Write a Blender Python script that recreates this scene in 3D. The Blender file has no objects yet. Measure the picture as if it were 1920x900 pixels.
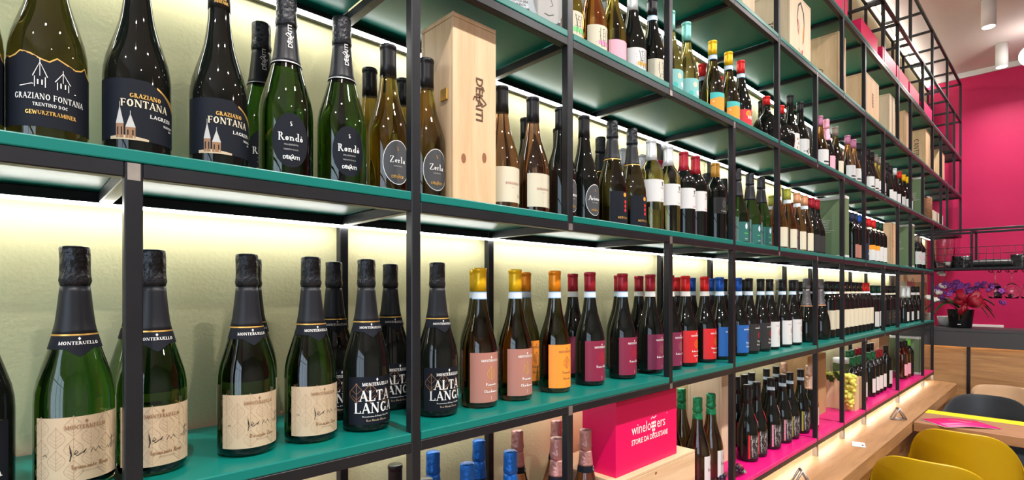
import bpy, bmesh, math, random
from mathutils import Vector, Matrix
from mathutils.noise import noise
random.seed(7)
R = math.radians
C = bpy.context.scene.collection
SC = bpy.context.scene

# ---------------------------------------------------------------- camera
FPX = 990.0                      # focal length in pixels of the 1920 wide frame
AL = math.atan2(1045.0, 990.0)   # heading, measured from the shelving's own direction (+x)
CA, SA = math.cos(AL), math.sin(AL)
CAMY, ZC = -0.80, 1.50
cd = bpy.data.cameras.new('camera'); cam = bpy.data.objects.new('camera', cd); C.objects.link(cam)
cam.location = (0, CAMY, ZC); cam.rotation_euler = (R(90), 0, AL - R(90))
cd.sensor_width = 36; cd.lens = FPX / 1920 * 36; cd.shift_y = 95 / 1920.0; cd.clip_start = 0.02
SC.camera = cam
# ---------------------------------------------------------------- world, exposure
SC.view_settings.view_transform = 'Standard'; SC.view_settings.look = 'None'
SC.view_settings.exposure = 0.0; SC.view_settings.gamma = 1.0; SC.view_settings.use_curve_mapping = False
W = bpy.data.worlds.new('sky'); SC.world = W; W.use_nodes = True
W.node_tree.nodes['Background'].inputs[0].default_value = (0.66, 0.82, 1.0, 1)
W.node_tree.nodes['Background'].inputs[1].default_value = 5.0
try:
    SC.cycles.max_bounces = 10; SC.cycles.transmission_bounces = 8; SC.cycles.glossy_bounces = 4
    SC.cycles.caustics_refractive = False; SC.cycles.caustics_reflective = False
    SC.cycles.sample_clamp_indirect = 4.0
except Exception:
    pass
LED_E, SPOT_E, WARM_E = 24.0, 50.0, 16.0
CEIL = 3.86

def spot_lamp(x, y, e, parent=None):
    l = bpy.data.lights.new('downlight_beam', 'AREA'); l.shape = 'DISK'; l.size = 0.10; l.energy = e
    l.color = (1.0, 0.95, 0.90); l.spread = R(150)
    o = bpy.data.objects.new('downlight_beam', l); C.objects.link(o)
    o.location = (x, y, CEIL - 0.228)
    return o
# ---------------------------------------------------------------- materials
def nt(name):
    m = bpy.data.materials.new(name); m.use_nodes = True
    return m, m.node_tree, m.node_tree.nodes['Principled BSDF']
def P(name, col, rough=0.5, metal=0.0, coat=0.0, spec=0.5, emit=None, es=0, trans=0, ior=1.45, bump=0, bscale=80, var=0, vscale=6, alpha=1):
    m, t, b = nt(name)
    b.inputs['Base Color'].default_value = (*col, 1); b.inputs['Roughness'].default_value = rough
    b.inputs['Metallic'].default_value = metal; b.inputs['Coat Weight'].default_value = coat
    b.inputs['Specular IOR Level'].default_value = spec; b.inputs['IOR'].default_value = ior
    b.inputs['Transmission Weight'].default_value = trans
    if emit: b.inputs['Emission Color'].default_value = (*emit, 1); b.inputs['Emission Strength'].default_value = es
    if bump or var:
        tc = t.nodes.new('ShaderNodeTexCoord')
    if bump:
        n = t.nodes.new('ShaderNodeTexNoise'); n.inputs['Scale'].default_value = bscale; n.inputs['Detail'].default_value = 4
        k = t.nodes.new('ShaderNodeBump'); k.inputs['Strength'].default_value = bump; k.inputs['Distance'].default_value = 0.01
        t.links.new(tc.outputs['Object'], n.inputs['Vector']); t.links.new(n.outputs[0], k.inputs['Height']); t.links.new(k.outputs[0], b.inputs['Normal'])
    if var:
        n = t.nodes.new('ShaderNodeTexNoise'); n.inputs['Scale'].default_value = vscale; n.inputs['Detail'].default_value = 5
        r = t.nodes.new('ShaderNodeMapRange'); r.inputs['To Min'].default_value = 1 - var; r.inputs['To Max'].default_value = 1 + var
        x = t.nodes.new('ShaderNodeVectorMath'); x.operation = 'SCALE'; x.inputs[0].default_value = col
        t.links.new(tc.outputs['Object'], n.inputs['Vector']); t.links.new(n.outputs[0], r.inputs['Value'])
        t.links.new(r.outputs[0], x.inputs['Scale']); t.links.new(x.outputs[0], b.inputs['Base Color'])
    return m
def wood(name, c1, c2, axis='x', scale=1.0, rough=0.55):
    m, t, b = nt(name)
    tc = t.nodes.new('ShaderNodeTexCoord'); mp = t.nodes.new('ShaderNodeMapping')
    s = {'x': (1.2, 14, 14), 'y': (14, 1.2, 14), 'z': (14, 14, 1.2)}[axis]
    mp.inputs['Scale'].default_value = [v * scale for v in s]
    n = t.nodes.new('ShaderNodeTexNoise'); n.inputs['Scale'].default_value = 2.2; n.inputs['Detail'].default_value = 6; n.inputs['Distortion'].default_value = 0.6
    n2 = t.nodes.new('ShaderNodeTexNoise'); n2.inputs['Scale'].default_value = 14; n2.inputs['Detail'].default_value = 3
    ad = t.nodes.new('ShaderNodeMath'); ad.operation = 'MULTIPLY_ADD'; ad.inputs[1].default_value = 0.35
    cr = t.nodes.new('ShaderNodeValToRGB'); cr.color_ramp.elements[0].position = 0.45; cr.color_ramp.elements[1].position = 0.85
    cr.color_ramp.elements[0].color = (*c2, 1); cr.color_ramp.elements[1].color = (*c1, 1)
    L = t.links
    L.new(tc.outputs['Object'], mp.inputs['Vector']); L.new(mp.outputs[0], n.inputs['Vector']); L.new(mp.outputs[0], n2.inputs['Vector'])
    L.new(n2.outputs[0], ad.inputs[0]); L.new(n.outputs[0], ad.inputs[2]); L.new(ad.outputs[0], cr.inputs[0]); L.new(cr.outputs[0], b.inputs['Base Color'])
    k = t.nodes.new('ShaderNodeBump'); k.inputs['Strength'].default_value = 0.12; k.inputs['Distance'].default_value = 0.004
    L.new(ad.outputs[0], k.inputs['Height']); L.new(k.outputs[0], b.inputs['Normal']); b.inputs['Roughness'].default_value = rough
    return m
def glass(name, col, ior=1.38, rough=0.0):
    m, t, b = nt(name)
    b.inputs['Base Color'].default_value = (*col, 1); b.inputs['Roughness'].default_value = rough
    b.inputs['Transmission Weight'].default_value = 1.0; b.inputs['IOR'].default_value = ior
    b.inputs['Coat Weight'].default_value = 0.6; b.inputs['Coat Roughness'].default_value = 0.0
    return m
def emis(name, col, s):
    return P(name, (0.8, 0.8, 0.8), emit=col, es=s)
M = {}
M['wall'] = P('cream_plaster', (0.84, 0.78, 0.445), 0.85, bump=0.14, bscale=150, var=0.02)
M['pinkwall'] = P('magenta_paint', (0.50, 0.001, 0.082), 0.6, bump=0.05)
M['ceiling'] = P('ceiling_paint', (0.74, 0.63, 0.60), 0.9)
M['greywall'] = P('grey_paint', (.30, .29, .28), .8); M['white'] = P('white_paint', (0.8, 0.79, 0.77), 0.5)
M['floor'] = wood('floor_oak', (0.22, 0.125, 0.06), (0.15, 0.08, 0.04), 'x', .6, .4)
M['steel'] = P('raw_black_steel', (0.023, 0.024, 0.028), 0.38, metal=0.55, bump=0.03, bscale=30, var=0.35, vscale=9)
M['bare'] = P('bare_steel', (0.38, 0.34, 0.31), 0.4, metal=0.8, var=0.3, vscale=60)
M['teal'] = P('teal_lacquer', (0.0008, 0.152, 0.126), 0.33, var=0.04)
M['pinkboard'] = P('pink_lacquer', (0.62, 0.004, 0.16), 0.35)
M['led'] = emis('led_white', (1.0, 0.99, 0.95), LED_E)
M['ledge_led'] = emis('led_soft_white', (1.0, .93, .78), 26)
M['ledwarm'] = emis('led_warm', (1.0, 0.72, 0.38), WARM_E)
M['lampdisc'] = emis('lamp_glow', (1.0, 0.97, 0.93), 12)
M['oak'] = wood('oak', (0.42, 0.225, 0.10), (0.29, 0.145, 0.062), 'x', 1.0, 0.45)
M['oakpanel'] = wood('oak_panel', (0.46, 0.25, 0.10), (0.30, 0.15, 0.06), 'y', 1.3, 0.45)
M['oaky'] = wood('oak_table', (0.36, 0.18, 0.085), (0.26, 0.125, 0.055), 'y', 1.0, 0.45)
M['pine'] = wood('pine', (0.70, 0.49, 0.29), (0.58, 0.36, 0.19), 'z', 1.0)
M['pinex'] = wood('pine_lying', (0.72, 0.52, 0.32), (0.60, 0.39, 0.22), 'x', 1.0)
M['pale'] = wood('poplar', (0.74, 0.60, 0.42), (0.66, 0.50, 0.33), 'z', 0.8)
M['kraft'] = P('kraft_paper', (0.42, 0.25, 0.115), 0.8, var=0.08, vscale=14)
M['gold'] = P('gold_foil', (0.75, 0.45, 0.12), 0.35, metal=0.7)
M['goldink'] = P('gold_ink', (0.62, 0.36, 0.08), 0.5)
M['knot'] = P('knot', (0.25, 0.10, 0.04), 0.6)
M['brand'] = P('burnt_print', (0.10, 0.045, 0.02), 0.7)
def flat(n, c, r=0.55): M[n] = P(n, c, r)
for n, c in dict(ink_white=(.78, .78, .76), ink_black=(.012, .012, .014), label_black=(.007, .009, .015), label_grey=(.05, .052, .058), label_white=(.62, .61, .60),
                 label_cream=(.62, .56, .42), paper_tan=(.50, .385, .255), leaf_line=(.36, .25, .15), label_rust=(.40, .17, .13), label_orange=(.90, .28, .03),
                 label_wine=(.22, .012, .045), label_purple=(.19, .018, .06), label_red=(.58, .014, .018), label_blue=(.01, .10, .36), label_char=(.045, .042, .042),
                 label_teal=(.018, .12, .105), label_pink=(.74, .36, .44), label_aqua=(.20, .48, .46), ink_red=(.65, .02, .03), ink_green=(.16, .62, .20), ink_pink=(.85, .25, .42),
                 ink_orange=(.85, .30, .02), ink_blue=(.04, .28, .75), ink_aqua=(.05, .45, .42), ink_wine=(.35, .02, .05), ink_greyed=(.45, .44, .42), ink_brown=(.26, .13, .06),
                 band_blue=(.30, .52, .72), band_pale=(.62, .68, .74), bag_green=(.115, .17, .085), navy=(.008, .02, .055), lime=(.20, .75, .08)).items(): flat(n, c)
M['label_black'] = P('label_black', (.006, .008, .014), .6, spec=.2); M['label_char'] = P('label_char', (.03, .028, .028), .6, spec=.25)
def cap(n, c, r=0.35, m=0.35): M[n] = P(n, c, r, metal=m)
for n, c in dict(cap_black=(.014, .014, .016), cap_yellow=(.85, .50, .01), cap_orange=(.85, .27, .01), cap_red=(.36, .015, .03), cap_bright=(.68, .02, .02), cap_blue=(.01, .09, .42),
                 cap_white=(.66, .69, .70), cap_aqua=(.22, .60, .52), cap_green=(.02, .16, .07), cap_olive=(.42, .42, .06), cap_peach=(.75, .36, .19), cap_mauve=(.55, .20, .35),
                 cap_taupe=(.25, .20, .17), cap_silver=(.42, .42, .44), cap_gold=(.60, .30, .05), cap_palepink=(.66, .45, .47), cap_darkgreen=(.01, .05, .035)).items(): cap(n, c)
M['cap_smooth'] = P('cap_smooth', (.011, .012, .016), .42, spec=.35)
def foil(n, c): M[n] = P(n, c, 0.30, metal=0.45, bump=0.35, bscale=120)
for n, c in dict(foil_black=(.022, .023, .027), foil_blue=(.01, .14, .55), foil_rose=(.50, .24, .22), foil_green=(.01, .22, .085), foil_silver=(.13, .125, .13), foil_pink=(.70, .30, .38), foil_rosegold=(.65, .40, .28)).items(): foil(n, c)
M['g_green'] = glass('green_glass', (0.065, 0.20, 0.025))
M['g_dgreen'] = glass('deep_green_glass', (0.045, 0.13, 0.025))
M['g_olive'] = glass('olive_glass', (0.52, 0.36, 0.05))
M['g_dolive'] = glass('dark_olive_glass', (0.10, 0.085, 0.02))
M['g_amber'] = glass('amber_wine', (0.90, 0.36, 0.05))
M['g_rose'] = glass('rose_wine', (0.92, 0.46, 0.25))
M['g_yellow'] = glass('white_wine', (0.82, 0.74, 0.25))
M['g_brown'] = glass('brown_glass', (0.60, 0.26, 0.06))
M['g_dark'] = P('dark_wine_glass', (0.005, 0.006, 0.005), 0.03, spec=0.5)
M['g_clear'] = P('clear_glass', (1, 1, 1), 0.0, trans=1.0, ior=1.45)
M['yellow'] = P('yellow_shell', (0.50, 0.31, 0.002), 0.4)
M['blackshell'] = P('black_shell', (0.018, 0.022, 0.028), 0.45)
M['beige'] = P('beige_wool', (0.52, 0.34, 0.20), 0.9, bump=0.3, bscale=200)
M['tableyellow'] = P('yellow_edge', (0.80, 0.62, 0.01), 0.4)
M['magenta'] = P('magenta_card', (0.74, 0.0, 0.095), 0.45)
M['magenta2'] = P('magenta_print', (0.80, 0.005, 0.16), 0.35)
M['counter'] = P('anthracite_laminate', (0.040, 0.040, 0.044), 0.5)
M['blackplastic'] = P('black_plastic', (0.012, 0.012, 0.013), 0.35)
M['shinyblack'] = P('black_foil_bag', (0.02, 0.02, 0.022), 0.15, metal=0.5, bump=0.8, bscale=25)
M['leaf'] = P('leaf_green', (0.025, 0.11, 0.02), 0.4); M['stem'] = P('stem', (0.06, 0.07, 0.03), 0.6)
M['blackpot'] = P('glossy_pot', (.008, .008, .009), .12); M['petal'] = P('purple_petal', (0.25, 0.05, 0.34), 0.6); M['petal2'] = P('petal_heart', (0.40, 0.12, 0.45), 0.6)
M['ribbon'] = P('red_ribbon', (0.26, 0.0, 0.015), 0.5); M['cotton'] = P('cotton', (0.80, 0.76, 0.70), 0.95, bump=0.5, bscale=60)
M['grape'] = P('green_grape', (0.62, 0.60, 0.10), 0.3, spec=0.6); M['berry'] = P('black_berry', (0.018, 0.012, 0.03), 0.3); M['berryred'] = P('red_berry', (0.25, 0.01, 0.03), 0.3)
M['moss'] = P('dried_herbs', (0.09, 0.13, 0.04), 0.9, bump=1.0, bscale=90); M['cork'] = P('cork', (0.28, 0.12, 0.06), 0.9, bump=1, bscale=70)
M['skin_grey'] = P('printed_grey', (0.38, 0.36, 0.34), 0.5); M['suit'] = P('printed_suit', (0.05, 0.045, 0.04), 0.5); M['print_pale'] = P('printed_pale', (0.62, 0.64, 0.66), 0.5)

# ---------------------------------------------------------------- mesh helpers
class MB:
    def __init__(s): s.v = []; s.f = []; s.m = []; s.mats = []; s.sm = []
    def mi(s, mat):
        if mat not in s.mats: s.mats.append(mat)
        return s.mats.index(mat)
    def add(s, vs, fs, mat, smooth=False):
        o = len(s.v); s.v += [tuple(v) for v in vs]; k = s.mi(mat)
        for f in fs: s.f.append([i + o for i in f]); s.m.append(k); s.sm.append(smooth)
        return s
    def box(s, x0, x1, y0, y1, z0, z1, mat):
        return s.add([(x0, y0, z0), (x1, y0, z0), (x1, y1, z0), (x0, y1, z0), (x0, y0, z1), (x1, y0, z1), (x1, y1, z1), (x0, y1, z1)],
                     [(0, 3, 2, 1), (4, 5, 6, 7), (0, 1, 5, 4), (1, 2, 6, 5), (2, 3, 7, 6), (3, 0, 4, 7)], mat)
    def cbox(s, x0, x1, y0, y1, z0, z1, mat, b=0.0015, seg=1):
        bm = bmesh.new(); bmesh.ops.create_cube(bm, size=1)
        for v in bm.verts: v.co = Vector(((x0 + x1) / 2 + v.co.x * (x1 - x0), (y0 + y1) / 2 + v.co.y * (y1 - y0), (z0 + z1) / 2 + v.co.z * (z1 - z0)))
        bmesh.ops.bevel(bm, geom=bm.edges[:], offset=b, segments=seg, affect='EDGES', profile=0.5)
        s.bm(bm, mat); return s
    def bm(s, bm, mat, smooth=False):
        bm.verts.ensure_lookup_table(); bm.verts.index_update()
        s.add([v.co[:] for v in bm.verts], [[v.index for v in f.verts] for f in bm.faces], mat, smooth); bm.free()
    def lathe(s, prof, mat, n=32, jig=0, seed=0, close=True):
        vs = []; fs = []
        for j, (r, z) in enumerate(prof):
            for i in range(n):
                a = 2 * math.pi * i / n; rr = r
                if jig and r > 0.001: rr = r * (1 + jig * noise((math.cos(a) * 3 + seed, math.sin(a) * 3, z * 160))) + jig * 0.004 * math.sin(a * 9 + z * 60)
                vs.append((rr * math.cos(a), rr * math.sin(a), z))
        for j in range(len(prof) - 1):
            for i in range(n):
                k = (i + 1) % n
                fs.append((j * n + i, j * n + k, (j + 1) * n + k, (j + 1) * n + i))
        if close:
            fs.append(tuple(range(n - 1, -1, -1))); fs.append(tuple(range((len(prof) - 1) * n, len(prof) * n)))
        return s.add(vs, fs, mat, True)
    def tube(s, pts, r, mat, n=8, r1=None):
        vs = []; fs = []; pts = [Vector(p) for p in pts]; up = Vector((0, 0, 1)); m = len(pts)
        for j, p in enumerate(pts):
            t = (pts[min(j + 1, m - 1)] - pts[max(j - 1, 0)]).normalized()
            a = t.cross(up); a = a.normalized() if a.length > 0.05 else t.cross(Vector((1, 0, 0))).normalized()
            b = t.cross(a); rr = r if r1 is None else r + (r1 - r) * j / (m - 1)
            for i in range(n):
                q = 2 * math.pi * i / n; vs.append(p + (a * math.cos(q) + b * math.sin(q)) * rr)
        for j in range(m - 1):
            for i in range(n):
                k = (i + 1) % n; fs.append((j * n + i, j * n + k, (j + 1) * n + k, (j + 1) * n + i))
        fs.append(tuple(range(n - 1, -1, -1))); fs.append(tuple(range((m - 1) * n, m * n)))
        return s.add(vs, fs, mat, True)
    def ball(s, c, r, mat, sub=2, sc=(1, 1, 1), jig=0):
        bm = bmesh.new(); bmesh.ops.create_icosphere(bm, subdivisions=sub, radius=r)
        for v in bm.verts:
            k = 1 + jig * noise(v.co * (2.2 / r) + Vector(c) * 31)
            v.co = Vector((v.co.x * sc[0] * k + c[0], v.co.y * sc[1] * k + c[1], v.co.z * sc[2] * k + c[2]))
        s.bm(bm, mat, True); return s
    def mesh(s, name):
        me = bpy.data.meshes.new(name); me.from_pydata(s.v, [], s.f)
        for m in s.mats: me.materials.append(M[m])
        me.polygons.foreach_set('material_index', s.m); me.polygons.foreach_set('use_smooth', s.sm); me.update()
        return me
def obj(name, mesh, parent=None, loc=None):
    if isinstance(mesh, MB): mesh = mesh.mesh(name)
    o = bpy.data.objects.new(name, mesh); C.objects.link(o)
    if parent: o.parent = parent
    if loc: o.location = loc
    return o
def tag(o, label=None, cat=None, group=None, kind=None):
    if label: o['label'] = label
    if cat: o['category'] = cat
    if group: o['group'] = group
    if kind: o['kind'] = kind
    return o
def thing(name, label, cat, loc=(0, 0, 0), rz=0, group=None):
    o = bpy.data.objects.new(name, None); o.empty_display_size = 0.05; C.objects.link(o)
    o.location = loc; o.rotation_euler = (0, 0, rz); return tag(o, label, cat, group)
# a pixel column of the photograph and a plane parallel (at) or square (atX) to the wall give a place in the room
def at(u, y):
    c = y - CAMY; t = (u - 960) / FPX
    return c * (CA + t * SA) / (SA - t * CA)
def atX(u, X):
    t = (u - 960) / FPX
    return CAMY + X * (SA - t * CA) / (CA + t * SA)

# ---------------------------------------------------------------- lettering
T_, t_ = 0.17, 0.075
G = {}
def g(ch, adv, ops): G[ch] = (adv, [o.split() for o in ops.split(';')])
g('A', .80, 'L .10 0 .40 1 t;L .38 1 .70 0 T;L .22 .33 .58 .33 t;S .10 0;S .70 0')
g('B', .68, 'L .16 0 .16 1 T;S .12 0;S .12 1;A .28 .75 .24 .25 -90 90 T t;A .30 .26 .28 .26 -90 90 T t')
g('C', .78, 'A .42 .5 .34 .5 50 310 T t;L .66 .72 .68 .95 t')
g('D', .82, 'L .16 0 .16 1 T;S .12 0;S .12 1;A .26 .5 .42 .5 -90 90 T t')
g('E', .68, 'L .16 0 .16 1 T;S .12 0;S .12 1;L .16 .965 .58 .965 t;L .16 .035 .62 .035 t;L .16 .5 .48 .5 t;L .57 1 .57 .8 t;L .61 0 .61 .22 t;L .48 .6 .48 .4 t')
g('F', .64, 'L .16 0 .16 1 T;S .16 0;S .12 1;L .16 .965 .58 .965 t;L .16 .5 .48 .5 t;L .57 1 .57 .8 t;L .48 .6 .48 .4 t')
g('G', .84, 'A .42 .5 .34 .5 50 310 T t;L .68 .08 .68 .42 T;S .68 .42;L .66 .74 .68 .95 t')
g('I', .36, 'L .18 0 .18 1 T;S .18 0;S .18 1')
g('L', .66, 'L .16 0 .16 1 T;S .12 0;S .16 1;L .16 .035 .60 .035 t;L .59 0 .59 .26 t')
g('M', .98, 'L .12 0 .16 1 t;L .16 1 .48 .05 T;L .48 .05 .80 1 t;L .84 1 .86 0 T;S .12 0;S .86 0;S .12 1;S .86 1')
g('N', .86, 'L .14 0 .14 1 t;L .14 1 .72 0 T;L .72 0 .72 1 t;S .14 0;S .10 1;S .72 1')
g('O', .86, 'A .43 .5 .36 .5 0 360 T t')
g('P', .66, 'L .16 0 .16 1 T;S .16 0;S .12 1;A .28 .73 .26 .27 -90 90 T t')
g('R', .74, 'L .16 0 .16 1 T;S .16 0;S .12 1;A .28 .75 .24 .25 -90 90 T t;L .34 .5 .64 0 T;S .66 0')
g('S', .60, 'A .30 .75 .20 .25 30 270 t t;A .30 .25 .22 .25 -150 90 t T;L .18 .65 .42 .36 T')
g('T', .72, 'L .36 0 .36 1 T;S .36 0;L .06 .965 .66 .965 t;L .07 1 .07 .78 t;L .65 1 .65 .78 t')
g('U', .84, 'L .16 1 .16 .3 T;A .42 .3 .27 .3 180 360 T t;L .69 .3 .69 1 t;S .16 1;S .69 1')
g('V', .78, 'L .10 1 .40 0 T;L .40 0 .70 1 t;S .10 1;S .70 1')
g('Z', .68, 'L .10 .965 .58 .965 t;L .58 .96 .10 .04 T;L .10 .035 .60 .035 t;L .11 1 .11 .78 t;L .59 0 .59 .22 t')
g('W', 1.1, 'L .08 1 .32 0 T;L .32 0 .54 .9 t;L .54 .9 .78 0 T;L .78 0 1.0 1 t;S .08 1;S 1.0 1')
g('a', .46, 'L .34 .48 .34 0 T;A .21 .16 .14 .15 0 360 T t;A .22 .36 .13 .13 20 160 t t;L .34 .04 .44 .03 t')
g('b', .52, 'L .10 0 .10 1 T;A .28 .24 .18 .24 -110 110 T t;S .06 1')
g('c', .44, 'A .24 .25 .19 .25 50 310 T t')
g('d', .54, 'L .42 0 .42 1 T;A .25 .24 .18 .24 70 290 T t;S .38 1;S .46 0')
g('e', .46, 'A .24 .25 .19 .25 0 310 T t;L .06 .26 .42 .26 t')
g('f', .34, 'L .14 0 .14 .8 T;A .26 .82 .12 .16 60 180 t t;L .04 .47 .28 .47 t;S .14 0')
g('g', .48, 'A .22 .30 .15 .18 0 360 T t;A .24 -.08 .17 .14 0 360 t t;L .12 .12 .14 .02 t;L .34 .44 .44 .48 t')
g('h', .56, 'L .12 0 .12 1 T;A .29 .3 .15 .19 0 150 t t;L .42 0 .42 .32 T;S .12 0;S .42 0;S .08 1')
g('i', .28, 'L .14 0 .14 .48 T;S .14 0;S .10 .48;L .14 .66 .14 .78 T')
g('l', .28, 'L .14 0 .14 1 T;S .14 0;S .10 1')
g('m', .84, 'L .12 0 .12 .48 T;A .27 .3 .13 .19 0 150 t t;L .40 0 .40 .32 T;A .55 .3 .13 .19 0 150 t t;L .69 0 .69 .32 T;S .12 0;S .40 0;S .69 0;S .08 .48')
g('n', .56, 'L .12 0 .12 .48 T;A .29 .3 .15 .19 0 150 t t;L .42 0 .42 .32 T;S .12 0;S .42 0;S .08 .48')
g('o', .50, 'A .25 .25 .19 .25 0 360 T t')
g('p', .54, 'L .12 -.28 .12 .48 T;A .29 .24 .18 .24 -110 110 T t;S .12 -.28;S .08 .48')
g('r', .40, 'L .12 0 .12 .48 T;A .28 .3 .14 .18 50 140 t t;S .12 0;S .08 .48')
g('s', .38, 'A .19 .36 .12 .13 30 260 t t;A .19 .13 .13 .13 -150 80 t T;L .13 .30 .25 .18 T')
g('t', .34, 'L .15 .04 .15 .66 T;L .04 .47 .28 .47 t;A .22 .08 .09 .08 200 330 t t')
g('u', .56, 'L .12 .48 .12 .16 T;A .27 .16 .15 .16 180 340 t t;L .42 .48 .42 0 T;S .08 .48;S .38 .48;S .46 0')
g('z', .44, 'L .06 .45 .36 .45 t;L .36 .45 .06 .04 T;L .06 .035 .38 .035 t')
G['ò'] = (G['o'][0], G['o'][1] + ['L .18 .75 .30 .60 t'.split()])
G["'"] = (.2, ['L .10 1 .08 .8 t'.split()]); G['.'] = (.24, ['L .12 0 .12 .12 T'.split()]); G[' '] = (.34, [])
def strip(pts, w):
    vs = []; m = len(pts)
    for j, p in enumerate(pts):
        a = pts[max(j - 1, 0)]; b = pts[min(j + 1, m - 1)]; dx, dy = b[0] - a[0], b[1] - a[1]; l = math.hypot(dx, dy) or 1
        ww = w[j] if isinstance(w, list) else w
        vs += [(p[0] - dy / l * ww / 2, p[1] + dx / l * ww / 2), (p[0] + dy / l * ww / 2, p[1] - dx / l * ww / 2)]
    return vs, [(2 * j, 2 * j + 1, 2 * j + 3, 2 * j + 2) for j in range(m - 1)]
def serif(txt, bold=1.0):
    out = []; x = 0; wd = {'T': T_ * bold, 't': t_ * bold}
    for ch in txt:
        adv, ops = G.get(ch, G['o'])
        for o in ops:
            v = [float(q) if q not in 'Tt' else wd[q] for q in o[1:]]
            if o[0] == 'L': out.append(strip([(x + v[0], v[1]), (x + (v[0] + v[2]) / 2, (v[1] + v[3]) / 2), (x + v[2], v[3])], v[4]))
            elif o[0] == 'S':
                y = v[1] + (0.03 if v[1] <= 0 else -0.03); out.append(strip([(x + v[0] - .13, y), (x + v[0] + .13, y)], .055 * bold))
            else:
                cx, cy, rx, ry, a0, a1, wv, wh = v; n = max(5, int((a1 - a0) / 24)); pts = []; ws = []
                for i in range(n + 1):
                    a = R(a0 + (a1 - a0) * i / n); w = wv * abs(math.cos(a)) + wh * abs(math.sin(a)); ws.append(w)
                    pts.append((x + cx + (rx - w / 2) * math.cos(a), cy + (ry - w / 2) * math.sin(a)))
                out.append(strip(pts, ws))
        x += adv + .04
    return out, x
_sans = {}
def sans(txt, off=0.0):
    if (txt, off) in _sans: return _sans[(txt, off)]
    cu = bpy.data.curves.new('t', 'FONT'); cu.body = txt; cu.resolution_u = 2; cu.offset = off
    o = bpy.data.objects.new('t', cu); C.objects.link(o)
    me = o.to_mesh(); vs = [(v.co.x / .7, v.co.y / .7) for v in me.vertices]; fs = [tuple(p.vertices) for p in me.polygons]
    o.to_mesh_clear(); bpy.data.objects.remove(o); bpy.data.curves.remove(cu)
    w = max([v[0] for v in vs], default=0); _sans[(txt, off)] = ([(vs, fs)], w); return _sans[(txt, off)]
class Lab(MB):
    """flat print laid on a surface; mp maps (s, z, lift) to 3D"""
    def __init__(s, r=None, mp=None):
        super().__init__(); s.r = r
        s.mp = mp or (lambda a, z, k: ((r + .0004 + k * .00025) * math.sin(a / r), -(r + .0004 + k * .00025) * math.cos(a / r), z))
    def put(s, vs, fs, mat, k): s.add([s.mp(a, z, k) for a, z in vs], fs, mat, s.r is not None)
    def band(s, x0, x1, top, bot, mat, k=0, n=None):
        if not callable(top): tt = top; top = lambda x: tt
        if not callable(bot): bb = bot; bot = lambda x: bb
        n = n or max(2, int(abs(x1 - x0) / .004)) if s.r else (n or 2)
        vs = []
        for i in range(n + 1):
            x = x0 + (x1 - x0) * i / n; vs += [(x, bot(x)), (x, top(x))]
        s.put(vs, [(2 * i, 2 * i + 2, 2 * i + 3, 2 * i + 1) for i in range(n)], mat, k)
    def ell(s, cx, cz, a, b, mat, k=1, n=24):
        vs = [(cx + a * math.cos(2 * math.pi * i / n), cz + b * math.sin(2 * math.pi * i / n)) for i in range(n)]
        fs = [(i, i + 1, n - 2 - i, n - 1 - i) for i in range(n // 2 - 1)]
        s.put(vs, fs, mat, k)
    def line(s, pts, w, mat, k=2): a, b = strip(pts, w); s.put(a, b, mat, k)
    def leafshape(s, cx, cz, w, h, mat, lw=.0005, k=1, veins=3):
        pts = [(cx + w * math.sin(math.pi * q) * (1 if q < 1 else 1) * (.5 + .5 * math.cos(math.pi * (q - .35))) * 1.15, cz - h / 2 + h * q) for q in [i / 8 for i in range(9)]]
        s.line(pts, lw, mat, k); s.line([(2 * cx - x, z) for x, z in pts], lw, mat, k); s.line([(cx, cz - h / 2), (cx, cz + h / 2)], lw, mat, k)
        for i in range(veins):
            z = cz - h * .35 + h * .55 * i / veins
            s.line([(cx, z), (cx + w * .7, z + h * .22)], lw * .7, mat, k); s.line([(cx, z), (cx - w * .7, z + h * .22)], lw * .7, mat, k)
    def text(s, t, cx, z, h, mat, font='serif', k=3, bold=1.0, rot=0, sx=1.0, slant=0):
        parts, w = serif(t, bold) if font == 'serif' else sans(t, 0.0 if bold == 1.0 else .012 * bold)
        for vs, fs in parts:
            q = []
            for x, y in vs:
                x = (x - w / 2) * h * sx + slant * y * h; y = y * h
                if rot: x, y = x * math.cos(rot) - y * math.sin(rot), x * math.sin(rot) + y * math.cos(rot)
                q.append((cx + x, z + y))
            s.put(q, fs, mat, k)
    def mono(s, cx, z, h, mat, bold=1.0): # winery name with the small mark above
        s.text('MONTERUELLO', cx, z, h, mat, bold=bold); s.line([(cx, z + h * 1.3), (cx, z + h * 2.3)], h * .22, mat); s.ell(cx, z + h * 1.85, h * .35, h * .3, mat, 2, 8)

# ---------------------------------------------------------------- bottle kinds
SPARK = [(.0, .003), (.036, 0), (.0425, .005), (.043, .012), (.043, .108), (.0422, .122), (.0395, .137), (.0345, .154), (.029, .172), (.0245, .188), (.0205, .206), (.0172, .228), (.0152, .25), (.0142, .27), (.0142, .303)]
BURG = [(.0, .003), (.034, 0), (.040, .005), (.0405, .012), (.0405, .112), (.0398, .124), (.037, .140), (.032, .157), (.0265, .174), (.0215, .192), (.0178, .21), (.0153, .23), (.0143, .25), (.0143, .297)]
BORD = [(.0, .003), (.031, 0), (.0365, .005), (.037, .012), (.037, .186), (.0362, .196), (.033, .207), (.0265, .218), (.020, .228), (.0165, .238), (.0148, .25), (.0142, .27), (.0142, .297)]
SQUAT = [(.0, .003), (.038, 0), (.047, .006), (.053, .03), (.056, .06), (.0555, .085), (.052, .105), (.044, .123), (.032, .136), (.021, .147), (.0155, .160), (.0145, .18), (.0145, .222)]
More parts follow.
